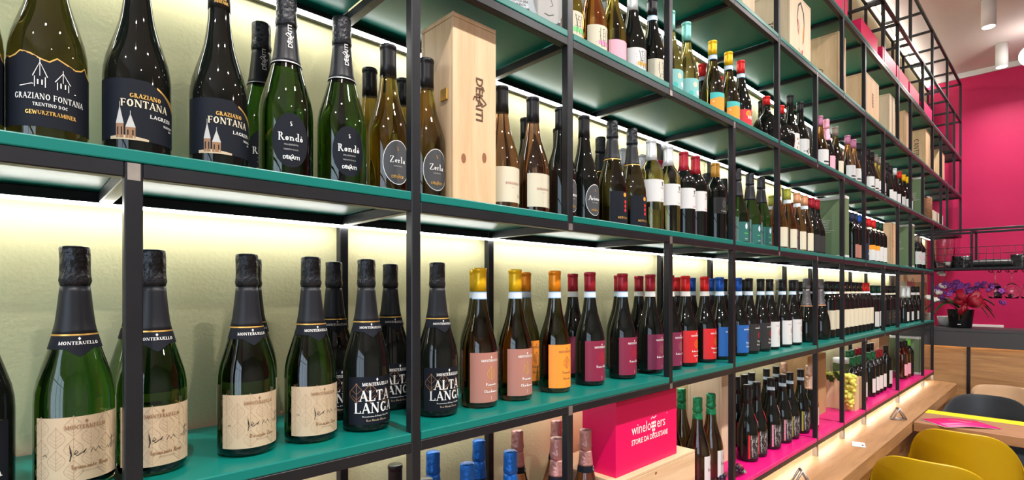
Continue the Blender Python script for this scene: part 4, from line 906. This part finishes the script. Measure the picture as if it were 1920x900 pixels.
berries('dark_berry_cluster', 'few black grapes lying left of tall black post, pink shelf', (at(1358, .03), .04, zP + .016), 8, (.02, .016, .007), .0075, ['berry'], [])
gx0, gx1 = at(1590, .02), at(1612, .02)
bagx = at(1534, .03)
def paper_bag(label, x0, x1, y0, y1, z, h, prt=None, handles=True):
    o = thing('kraft_paper_bag', label, 'paper bag', ((x0 + x1) / 2, (y0 + y1) / 2, z)); a, b = (x1 - x0) / 2, (y1 - y0) / 2; m = MB()
    m.add([(-a, -b, 0), (a, -b, 0), (a, b, 0), (-a, b, 0), (-a, -b, h), (-a, b, h), (a, -b, h), (a, b, h), (-a + .015, 0, h), (a - .015, 0, h), (-a + .004, 0, h * .3), (a - .004, 0, h * .3)],
          [(0, 1, 6, 4), (2, 3, 5, 7), (0, 3, 2, 1), (0, 4, 8, 10), (3, 10, 8, 5), (0, 10, 3), (1, 11, 9, 6), (2, 7, 9, 11), (1, 2, 11)], 'kraft'); obj('bag_body', m, o)
    if handles:
        for s in (-1, 1): obj('handle', MB().tube([(a * .45 * math.cos(q), s * b * .9, h - .01 + .05 * math.sin(q)) for q in [math.pi * i / 10 for i in range(11)]], .0022, 'kraft', 6), o)
    if prt:
        l = Lab(None, lambda s, zz, k: (s, -b - .0004 - k * .0002, zz)); prt(l, a, h); obj('front_print', l, o)
    return o
paper_bag('brown kraft paper bag with red vertical lettering on pink shelf', 2.985, 3.285, .13, .265, zP, .33, lambda l, a, h: (l.text('winelovers', -a * .45, h * .45, .030, 'ink_red', 'sans', rot=math.pi / 2), l.text('STORIE DA DEGUSTARE', -a * .08, h * .45, .014, 'ink_red', 'sans', rot=math.pi / 2)), handles=False)
paper_bag('kraft bag with twisted handles at far end, lowest teal shelf', at(1722, .2), at(1731, .2), .17, .27, zB, .33)
cg = crate('open_wooden_crate', 'open pine crate holding yellow grapes on pink shelf', 3.415, 3.545, .02, .255, zP, .19, 'pine', lid=False)
berries('green_grape_cluster', 'bunch of yellow-green grapes spilling over the open pine crate', (3.380, .042, .935), 90, (.026, .036, .095), .0115, ['grape'], [(-.01, .06, .085, .035, 1.2, .8), (-.02, .09, .070, .03, 1.1, 1.2)], part='grape', hang=True)
berries('green_grape_cluster', 'pale grapes lying inside the open pine crate', (3.48, .15, zP + .185), 40, (.045, .09, .022), .0115, ['grape'], [(-.03, -.02, .03, .03, .9, .3)], part='grape')
o = thing('herb_jar', 'glass jar of dried green herbs with white lid behind grapes', 'jar', (at(1582, .19), .20, zP + .0))
obj('jar_body', MB().lathe([(.046, 0), (.050, .01), (.050, .205), (.046, .21)], 'moss', 24), o); obj('jar_lid', MB().lathe([(.050, .212), (.051, .215), (.051, .240), (.048, .243)], 'white', 24), o)
# ================================================================ LEDGE
LF = -.175
led = thing('oak_ledge', 'long thick oak ledge running below the shelving', 'ledge', (2.0, 0, .744))
m = MB(); pl = [(-2.6, YW - .002), (5.64, YW - .002), (5.64, -.045), (5.60, LF + .018), (5.56, LF), (3.69, LF), (-2.6, LF)]
pl = [(x - 2.0, y) for x, y in pl]
def prism(m, pts, z0, z1, mat):
    n = len(pts); vs = [(x, y, z0) for x, y in pts] + [(x, y, z1) for x, y in pts]
    m.add(vs, [tuple(range(n - 1, -1, -1)) if False else tuple(range(n)), tuple(range(2 * n - 1, n - 1, -1))] + [(i, i + n, (i + 1) % n + n, (i + 1) % n) for i in range(n)], mat); return m
def fixn(o):
    bm = bmesh.new(); bm.from_mesh(o.data); bmesh.ops.recalc_face_normals(bm, faces=bm.faces[:]); bm.to_mesh(o.data); bm.free(); return o
cut = 3.28 - 2.0
fixn(obj('oak_board', prism(MB(), [(-4.6, YW - .002), (cut - .0006, YW - .002), (cut - .0006, LF), (-4.6, LF)], -.062, 0, 'oak'), led))
fixn(obj('oak_board', prism(MB(), [(cut + .0006, YW - .002)] + pl[1:5] + [(cut + .0006, LF)], -.062, 0, 'oak'), led))
for a, b in ((-4.6, -2.2), (-2.2, .2), (.2, 1.9), (1.9, 3.63)): obj('apron_panel', MB().cbox(a + .002, b - .002, -.12, -.10, -.743, -.063, 'oak', .002), led)
m = MB(); q = [(0, 0), (.075, 0), (.0375, .062)]
for i in range(3):
    a, b = q[i], q[(i + 1) % 3]; m.tube([(a[0], 0, a[1] + .004), (b[0], 0, b[1] + .004)], .004, 'bare', 6); m.tube([(a[0], .028, a[1] + .004), (b[0], .028, b[1] + .004)], .004, 'bare', 6); m.tube([(a[0], 0, a[1] + .004), (a[0], .028, a[1] + .004)], .004, 'bare', 6)
o = obj('triangle_stand', m, loc=(at(1674, -.09), -.09, .745)); o.rotation_euler = (0, 0, R(-50)); tag(o, 'small triangular bronze metal stand on the oak ledge', 'stand')
m = MB(); q = [(0, 0), (.07, 0), (.035, .06)]
for dy in (0, .028):
    for i in range(3):
        a, b = q[i], q[(i + 1) % 3]; m.tube([(a[0], dy, a[1] + .004), (b[0], dy, b[1] + .004)], .004, 'bare', 6)
for i in range(3): m.tube([(q[i][0], 0, q[i][1] + .004), (q[i][0], .028, q[i][1] + .004)], .004, 'bare', 6)
o = obj('triangle_stand', m, loc=(at(1487, -.07), -.07, .745)); o.rotation_euler = (0, 0, R(-50)); tag(o, 'bronze triangular stand at the bottom edge, nearest on oak ledge', 'stand')
o = thing('white_card', 'small white card with black mark lying on oak ledge', 'card', (at(1610, -.09), -.09, .7445), R(15))
obj('card_sheet', MB().cbox(-.045, .045, -.027, .027, 0, .003, 'label_white', .001), o); obj('card_print', MB().box(-.02, .0, -.02, -.012, .0031, .0033, 'ink_black'), o)
# ================================================================ TABLE
t0, t1 = 3.69, 4.15
tb = thing('oak_table', 'oak table with yellow far edge butting against the ledge', 'table', (4.01, -.75, 0))
obj('table_top', MB().cbox(-.23, .115, -.85, .569, .690, .742, 'oaky', .002), tb); obj('yellow_strip', MB().cbox(.1155, .23, -.85, .569, .690, .7425, 'tableyellow', .002), tb)
for y in (-.7, .4): obj('leg', MB().cbox(-.03, .03, y - .03, y + .03, 0, .689, 'steel', .003), tb); obj('foot', MB().cbox(-.2, .2, y - .04, y + .04, 0.0, .02, 'steel', .003), tb)
o = thing('magenta_brochure', 'magenta folded brochure lying open on the oak table', 'brochure', (3.88, -0.2, .7435))
BR = [(x - 3.88, y - -0.2) for x, y in [(3.88, -0.2), (4.047, -0.424), (3.92, -0.548), (3.75, -0.332)]]
def sheet(z, g_, mat):
    m = MB(); n = 10; vs = []
    for i in range(n + 1):
        q = i / n
        for e, (p, pp) in ((0, (BR[0], BR[3])), (1, (BR[1], BR[2]))): pass
        a = (BR[0][0] + (BR[1][0] - BR[0][0]) * q, BR[0][1] + (BR[1][1] - BR[0][1]) * q); b = (BR[3][0] + (BR[2][0] - BR[3][0]) * q, BR[3][1] + (BR[2][1] - BR[3][1]) * q)
        h = z + .010 * math.sin(math.pi * q) ** 2
        vs += [(a[0] - g_, a[1] + g_, h), (b[0] - g_, b[1] + g_, h * .7)]
    m.add(vs, [(2 * i, 2 * i + 1, 2 * i + 3, 2 * i + 2) for i in range(n)], mat, True); return m
for nme, z, g_, mt in (('cover_sheet', .0045, 0, 'magenta2'), ('inner_sheet', .002, .004, 'label_white')):
    b = obj(nme, sheet(z, g_, mt), o); q = b.modifiers.new('s', 'SOLIDIFY'); q.thickness = .0012
l = Lab(None, lambda a, z, k: ((BR[0][0] + BR[2][0]) / 2 + z, (BR[0][1] + BR[2][1]) / 2 - a, .0160 + k * .0003)); l.text('winelovers', .0, .0, .020, 'label_pink', 'sans', sx=.8); l.text('STORIE DA DEGUSTARE', .0, -.014, .007, 'label_pink', 'sans', sx=.8); obj('cover_print', l, o)
# ================================================================ CHAIRS
def shell_chair(name, label, x, y, face, mat, w=.50, top=.80, wool=False, group=None):
    """face = +1 looks towards +x; curved shell back with rounded shoulders and a seat, on four legs"""
    o = thing(name, label, 'chair', (x, y, 0), 0 if face > 0 else math.pi, group=group)
    n, mm = 32, 14; vs = []; fs = []; flat = 8.0 if wool else 4.0
    hw = w / 2
    for j in range(mm + 1):
        v = j / mm
        for i in range(n + 1):
            u = -1 + 2 * i / n
            # superellipse outline for the upper rim
            hgt = .46 + (top - .46) * (1 - abs(u) ** flat) ** .5
            z = .46 + (hgt - .46) * v
            xx = -.20 - .06 * v + .20 * abs(u) ** 2.2 * (1 - .25 * v)
            vs.append((xx, u * hw * (1.0 - .04 * v), z))
    for j in range(mm):
        for i in range(n): a = j * (n + 1) + i; fs.append((a, a + 1, a + n + 2, a + n + 1))
    m = MB(); m.add(vs, fs, mat, True); b = obj('backrest', m, o); s = b.modifiers.new('th', 'SOLIDIFY'); s.thickness = .012 if not wool else .06; s.offset = 0
    bv = b.modifiers.new('b', 'BEVEL'); bv.width = .004 if not wool else .022; bv.segments = 3; bv.limit_method = 'ANGLE'
    vs = []; fs = []
    for j in range(9):
        v = j / 8
        for i in range(n + 1):
            u = -1 + 2 * i / n; xx = -.20 + .20 * abs(u) ** 2.2 + v * (.44 - .20 * abs(u) ** 2.2); vs.append((xx, u * hw * (1 - .08 * v * v), .46 - .02 * math.sin(math.pi * v) * (1 - u * u) + .02 * abs(u) ** 3))
    for j in range(8):
        for i in range(n): a = j * (n + 1) + i; fs.append((a, a + 1, a + n + 2, a + n + 1))
    m = MB(); m.add(vs, fs, mat, True); b = obj('seat', m, o); s = b.modifiers.new('th', 'SOLIDIFY'); s.thickness = .012 if not wool else .05
    for sx in (-.14, .18):
        for sy in (-.17, .17): obj('leg', MB().tube([(sx * .7, sy * .7, .445), (sx * 1.2, sy * 1.2, 0)], .012, 'blackplastic', 8, .009), o)
    return o
shell_chair('shell_chair', 'yellow shell chair tucked against the near side of oak table', 3.60, -.435, 1, 'yellow', .50, .812, group='shell chairs at the tables')
shell_chair('shell_chair', 'nearest yellow shell chair, cut off by bottom edge of photo', 2.97, -.395, 1, 'yellow', .50, .802, group='shell chairs at the tables')
shell_chair('shell_chair', 'black shell chair on the far side of oak table', 4.46, -.43, -1, 'blackshell', .54, .805, group='shell chairs at the tables')
shell_chair('upholstered_chair', 'beige woollen low-back chair beside the oak-panelled counter', 5.06, -.470, -1, 'beige', .40, .80, wool=True)
# ================================================================ BAR COUNTER
CX = 5.70
ct = thing('bar_counter', 'bar counter with dark grey fascia over lit oak panels', 'counter', (CX, -1.2, 0))
obj('counter_top', MB().cbox(0, .42, -2.6, 1.495, 1.160, 1.186, 'counter', .002), ct)
obj('fascia', MB().cbox(-.004, .02, -2.6, 1.49, 1.037, 1.1595, 'counter', .002), ct)
ys = [1.49, atX(1816, CX + .03) + 1.2, -1.1, -2.6]
for a, b in zip(ys, ys[1:]): obj('oak_panel', MB().cbox(.035, .06, b + .010, a - .010, .0, 1.15, 'oakpanel', .002), ct)
for y in ys[1:3]: obj('steel_joint', MB().cbox(.022, .036, y - .0095, y + .0095, 0, 1.036, 'steel', .001), ct)
obj('light_strip', MB().box(.0205, .030, -2.6, 1.49, 1.050, 1.060, 'ledwarm'), ct)
# glass rack hanging over the counter
gr = thing('glass_rack', 'black steel hanging rack with wire basket above the counter', 'rack', (CX, -1.2, 1.69))
def rl(x0, x1, y0, y1, z0, z1): return MB().cbox(x0, x1, y0, y1, z0, z1, 'steel', .001)
for x in (0, .30):
    obj('top_rail', rl(x - .008, x + .008, -2.6, 1.44, .30, .318), gr); obj('bottom_rail', rl(x - .008, x + .008, -2.6, 1.44, -.018, 0), gr)
yp = atX(1822, CX) + 1.2
for y in (1.43, yp, yp - 1.3):
    for x in (0, .30): obj('rack_post', rl(x - .008, x + .008, y - .008, y + .008, 0, .30), gr)
    for z in (-.009, .309): obj('rack_crossbar', rl(.008, .292, y - .008, y + .008, z - .008, z + .008), gr)
for x in (0, .30): obj('hanger', rl(x - .008, x + .008, -1.6, -1.584, .318, CEIL - 1.69), gr)
m = MB()
for z in (.165, .11, .055): m.tube([(-.010, -2.6, z), (-.010, 1.42, z)], .0022, 'blackplastic', 5)
k = -2.58
while k < 1.42: m.tube([(-.012, k, -.01), (-.012, k, .165)], .0018, 'blackplastic', 5); k += .043
wb = obj('wire_front', m, gr); wb['kind'] = 'stuff'
obj('tray', MB().cbox(.008, .292, -2.6, 1.42, -.012, -.006, 'blackplastic', .001), gr)
for i, u in enumerate((1866, 1897, 1928, 1962)):
    y = atX(u, 5.85) + 1.2
    for s in (-1, 1): obj('glass_hanger', MB().tube([(.0, y + s * .022, -.018), (.0, y + s * .030, -.035), (.06, y + s * .018, -.038), (.28, y + s * .018, -.038), (.29, y + s * .03, -.018)], .0028, 'blackplastic', 6), gr)
gp = [(.0375, .0), (.038, -.0015), (.006, -.006), (.0042, -.012), (.0042, -.080), (.006, -.086), (.022, -.097), (.040, -.115), (.050, -.138), (.0515, -.150), (.046, -.185), (.040, -.212)]
gin = [(.0388, -.212), (.0447, -.185), (.050, -.150), (.0485, -.138), (.039, -.117), (.021, -.100), (.001, -.094)]
for i, u in enumerate((1866, 1897, 1928, 1962)):
    m = MB(); m.lathe(gp + gin, 'g_clear', 32); o = obj('wine_glass', m, loc=(5.85, atX(u, 5.85), 1.65)); fixn(o)
    tag(o, ['upside-down wine glass hanging nearest the orchid', 'upside-down wine glass hanging second from the orchid', 'upside-down wine glass cut by the right photo edge', 'upside-down wine glass hanging just past the right edge'][i], 'wine glass', 'hanging wine glasses')
y = atX(1770, 5.84)
m = MB(); m.lathe([(.060, 0), (.068, .006), (.076, .25), (.0765, .255), (.0735, .255), (.072, .25), (.064, .012), (.001, .010)], 'g_clear', 36); tag(fixn(obj('glass_vase', m, loc=(5.84, y, 1.687))), 'clear tapered glass vase standing in the wire rack', 'vase')
def pouch(u, label, wd):
    m = MB(); bm = bmesh.new(); bmesh.ops.create_cube(bm, size=1); bmesh.ops.subdivide_edges(bm, edges=bm.edges[:], cuts=6, use_grid_fill=True)
    for v in bm.verts:
        q = v.co.copy(); k = math.cos(q.y * 2.6) * (1 - .5 * (q.z + .5)); v.co = Vector((q.x * .09 * k, q.y * wd, (q.z + .5) * .105)) + Vector((.008, 0, 0)) * noise(q * 5)
    m.bm(bm, 'shinyblack', True); tag(obj('coffee_pouch', m, loc=(5.84, atX(u, 5.84), 1.686)), label, 'pouch', 'foil pouches in the rack')
pouch(1804, 'crumpled black foil pouch beside glass vase in wire rack', .13); pouch(1914, 'crumpled black foil pouch at right edge of wire rack', .12)
o = thing('portable_speaker', 'black cylindrical portable speaker lying in the wire rack', 'speaker', (5.84, atX(1858, 5.84), 1.722))
m = MB(); m.tube([(0, -.125, 0), (0, -.12, 0), (0, .12, 0), (0, .125, 0)], .034, 'blackplastic', 20); obj('speaker_body', m, o); obj('control_strip', MB().cbox(-.008, .008, -.06, .06, .033, .037, 'counter', .001), o)
for s in (-1, 1): m = MB(); m.tube([(0, s * .125, 0), (0, s * .132, 0)], .028, 'counter', 20); obj('end_cap', m, o)
# ================================================================ ORCHID, COTTON, BOWL
py_ = atX(1801, 5.86)
o = thing('potted_orchid', 'purple orchid in glossy black pot with red ribbon on counter', 'potted plant', (5.86, py_, 1.187))
obj('pot', fixn(obj('x', MB().lathe([(.070, 0), (.074, .003), (.090, .150), (.090, .155), (.084, .155), (.081, .145), (.001, .14)], 'blackpot', 36))).data, o); bpy.data.objects.remove(bpy.data.objects['x'])
def leafm(l, w, droop, mat='leaf'):
    m = MB(); n = 12; vs = []
    for i in range(n + 1):
        t = i / n; ww = w * math.sin(math.pi * min(1, .12 + t * .88)) ** .7; z = .10 * math.sin(t * 2.2) - droop * t * t
        for s, dz in ((-1, .008), (0, -.004), (1, .008)): vs.append((t * l, s * ww, z + dz))
    fs = []
    for i in range(n):
        for j in range(2): a = i * 3 + j; fs.append((a, a + 1, a + 4, a + 3))
    m.add(vs, fs, mat, True); return m
# directions are along -y (to the right in view) and +y (to the left)
for ang, l, w, d, z in ((100, .24, .042, .10, .16), (75, .22, .040, .02, .16), (120, .20, .035, .14, .15), (-80, .20, .014, .10, .16), (-60, .24, .012, .16, .16), (-100, .22, .011, .06, .17), (-95, .18, .014, .14, .15)):
    b = obj('leaf', leafm(l, w, d), o); b.rotation_euler = (0, 0, R(ang)); b.location = (0, 0, z)
rnd = random.Random(4)
pet = MB()
for k in range(5):
    a = 2 * math.pi * k / 5; c = (math.cos(a) * .013, 0, math.sin(a) * .013); pet.ball(c, .012, 'petal', 1, (1, .25, 1))
pet.ball((0, -.004, 0), .006, 'petal2', 1); petm = pet.mesh('bloom')
stems = [[(0, .02, .15), (0, .08, .26), (0, .10, .34), (0, .06, .385), (0, .0, .38)], [(0, 0, .15), (0, .04, .25), (0, .05, .33), (0, -.04, .365), (0, -.14, .33)], [(0, -.02, .15), (-.02, -.02, .27), (-.02, -.08, .34), (-.02, -.2, .33), (-.02, -.30, .285)], [(0, .02, .15), (.02, .1, .22), (.02, .17, .30), (.02, .14, .36), (.02, .08, .33)], [(0, -.02, .15), (-.03, -.04, .30), (-.03, -.12, .36), (-.03, -.24, .30), (-.03, -.26, .22)]]
for st in stems:
    obj('stem', MB().tube(st, .003, 'stem', 6, .0018), o)
    for i in range(11):
        q = i / 10 * 2.6 + 1.4; j = min(int(q), 3); f = q - j; a, b = Vector(st[j]), Vector(st[j + 1]); p = a.lerp(b, min(f, 1))
        bl = obj('bloom', petm, o, p + Vector((rnd.uniform(-.03, .01), rnd.uniform(-.018, .018), rnd.uniform(-.03, .03)))); bl.rotation_euler = (rnd.uniform(-.6, .6), rnd.uniform(-.5, .5), rnd.uniform(-2.4, -.8)); s = rnd.uniform(.75, 1.15); bl.scale = (s, s, s)
def ribbon(c0, c1, w, bulge):
    m = MB(); n = 16; vs = []; a, b = Vector(c0), Vector(c1); d = b - a; sd = Vector((0, -d.z, d.y)).normalized()
    for i in range(n + 1):
        q = i / n; p = a + d * q; k = w * (.18 + .82 * math.sin(math.pi * min(1, q * .85)) ** .8)
        for e in (-1, -.4, .3, 1): vs.append(p + sd * k * e + Vector((-bulge * math.sin(math.pi * q) - .012 * math.sin(e * 4 + q * 5), 0, 0)))
    fs = []
    for i in range(n):
        for e in range(3): q = i * 4 + e; fs.append((q, q + 1, q + 5, q + 4))
    m.add(vs, fs, 'ribbon', True); return m
KN = Vector((-.105, -.045, .20))
for c1, w, bu in (((0, -.105, .055), .042, .05), ((0, -.085, .11), .030, .04), ((0, .045, .125), .030, .05), ((0, .075, .045), .032, .04), ((0, -.125, .0), .030, .03), ((0, .04, -.085), .022, .02), ((0, .01, -.06), .018, .02)):
    b = obj('ribbon_loop', ribbon((0, 0, 0), c1, w, bu), o); b.location = KN; q = b.modifiers.new('s', 'SOLIDIFY'); q.thickness = .0015
obj('ribbon_knot', MB().ball((-.108, -.045, .20), .016, 'ribbon', 2, (1, 1.2, .9), .2), o)
l = Lab(None, lambda s, z, k: (-.0785 - z * .11 - k * .0004, .0 - s, z)); l.ell(-.006, .03, .006, .004, 'ink_white', 1, 8); l.ell(.006, .03, .006, .004, 'ink_white', 1, 8); obj('butterfly_mark', l, o)
o = thing('cotton_branch_vase', 'dry cotton branches with white bolls in a pale vase', 'vase', (5.88, atX(1742, 5.88), 1.187))
obj('vase_body', MB().lathe([(.030, 0), (.036, .01), (.040, .06), (.030, .11), (.028, .12)], 'cap_taupe', 20), o)
for (u, v) in ((1777, 498), (1765, 513), (1768, 536), (1759, 547), (1742, 558), (1754, 562), (1783, 502)):
    yy = atX(u, 5.86) - atX(1742, 5.88); zz = 1.5 + (545 - v) / 990 * (5.86 * CA + (atX(u, 5.86) + .8) * SA) - 1.187
    obj('twig', MB().tube([(0, 0, .06), (-.01, yy * .35, zz * .55), (-.02, yy, zz)], .0028, 'knot', 6, .0016), o)
    m = MB()
    for k in range(4): a = k * 1.57; m.ball((-.02 + .012 * math.sin(a), yy + .015 * math.cos(a), zz + .010 * math.sin(a + .8)), .019, 'cotton', 2, (1, 1, .9), .25)
    obj('cotton_boll', m, o)
o = obj('white_bowl', fixn(obj('y', MB().lathe([(.040, 0), (.070, .004), (.080, .05), (.083, .085), (.079, .085), (.075, .05), (.001, .01)], 'white', 32))).data); bpy.data.objects.remove(bpy.data.objects['y']); o.location = (6.04, atX(1779, 6.04), 1.187); tag(o, 'white bowl behind the black orchid pot on counter', 'bowl')
o = obj('wall_panel', MB().cbox(-.02, 0, -.13, .13, -.03, .03, 'white', .003), loc=(XR - .001, atX(1851, XR), 1.5 - 67 / 990 * 5.75)); tag(o, 'narrow white plate mounted on the magenta wall', 'wall plate')
# ================================================================ CEILING LIGHTS
def down(u, v_bottom, X, label):
    y = atX(u, X); 
    return (X, y, label)
def lamp(x, y, label, e=SPOT_E, r=.055, h=.33):
    o = thing('cylinder_downlight', label, 'ceiling light', (x, y, CEIL), group='white cylinder ceiling lights')
    obj('housing', MB().lathe([(r, -h), (r, -.0005)], 'white', 32), o); obj('glowing_disc', MB().lathe([(r * .86, -h - .004), (r * .86, -h - .0005)], 'lampdisc', 32), o)
    L = spot_lamp(x, y, e); return o
lamp(5.75, -.35, 'white cylinder ceiling light, the one higher up in the photo', 26, r=.047, h=.22)
lamp(6.87, -.356, 'white cylinder ceiling light, the one lower down near the magenta wall', 16, r=.047, h=.22)
for i, x in enumerate((-1.8, -.3, 1.2, 2.7, 4.2)): lamp(x, -1.35, 'white cylinder ceiling light outside the photo, %s from the entrance in the shelf row' % ORD[i], r=.047, h=.22)
for i, x in enumerate((.4, 3.6)): lamp(x, -3.6, 'white cylinder ceiling light outside the photo, %s from the entrance in the rear row' % ORD[i], r=.047, h=.22)
o = thing('globe_lamp', 'round glowing globe lamp cut by the right photo edge', 'lamp', (6.6, atX(1937, 6.6), 3.60))
obj('globe', MB().ball((0, 0, 0), .095, 'lampdisc', 3), o); obj('stem', MB().tube([(0, 0, .095), (0, 0, .26)], .008, 'white', 8), o)
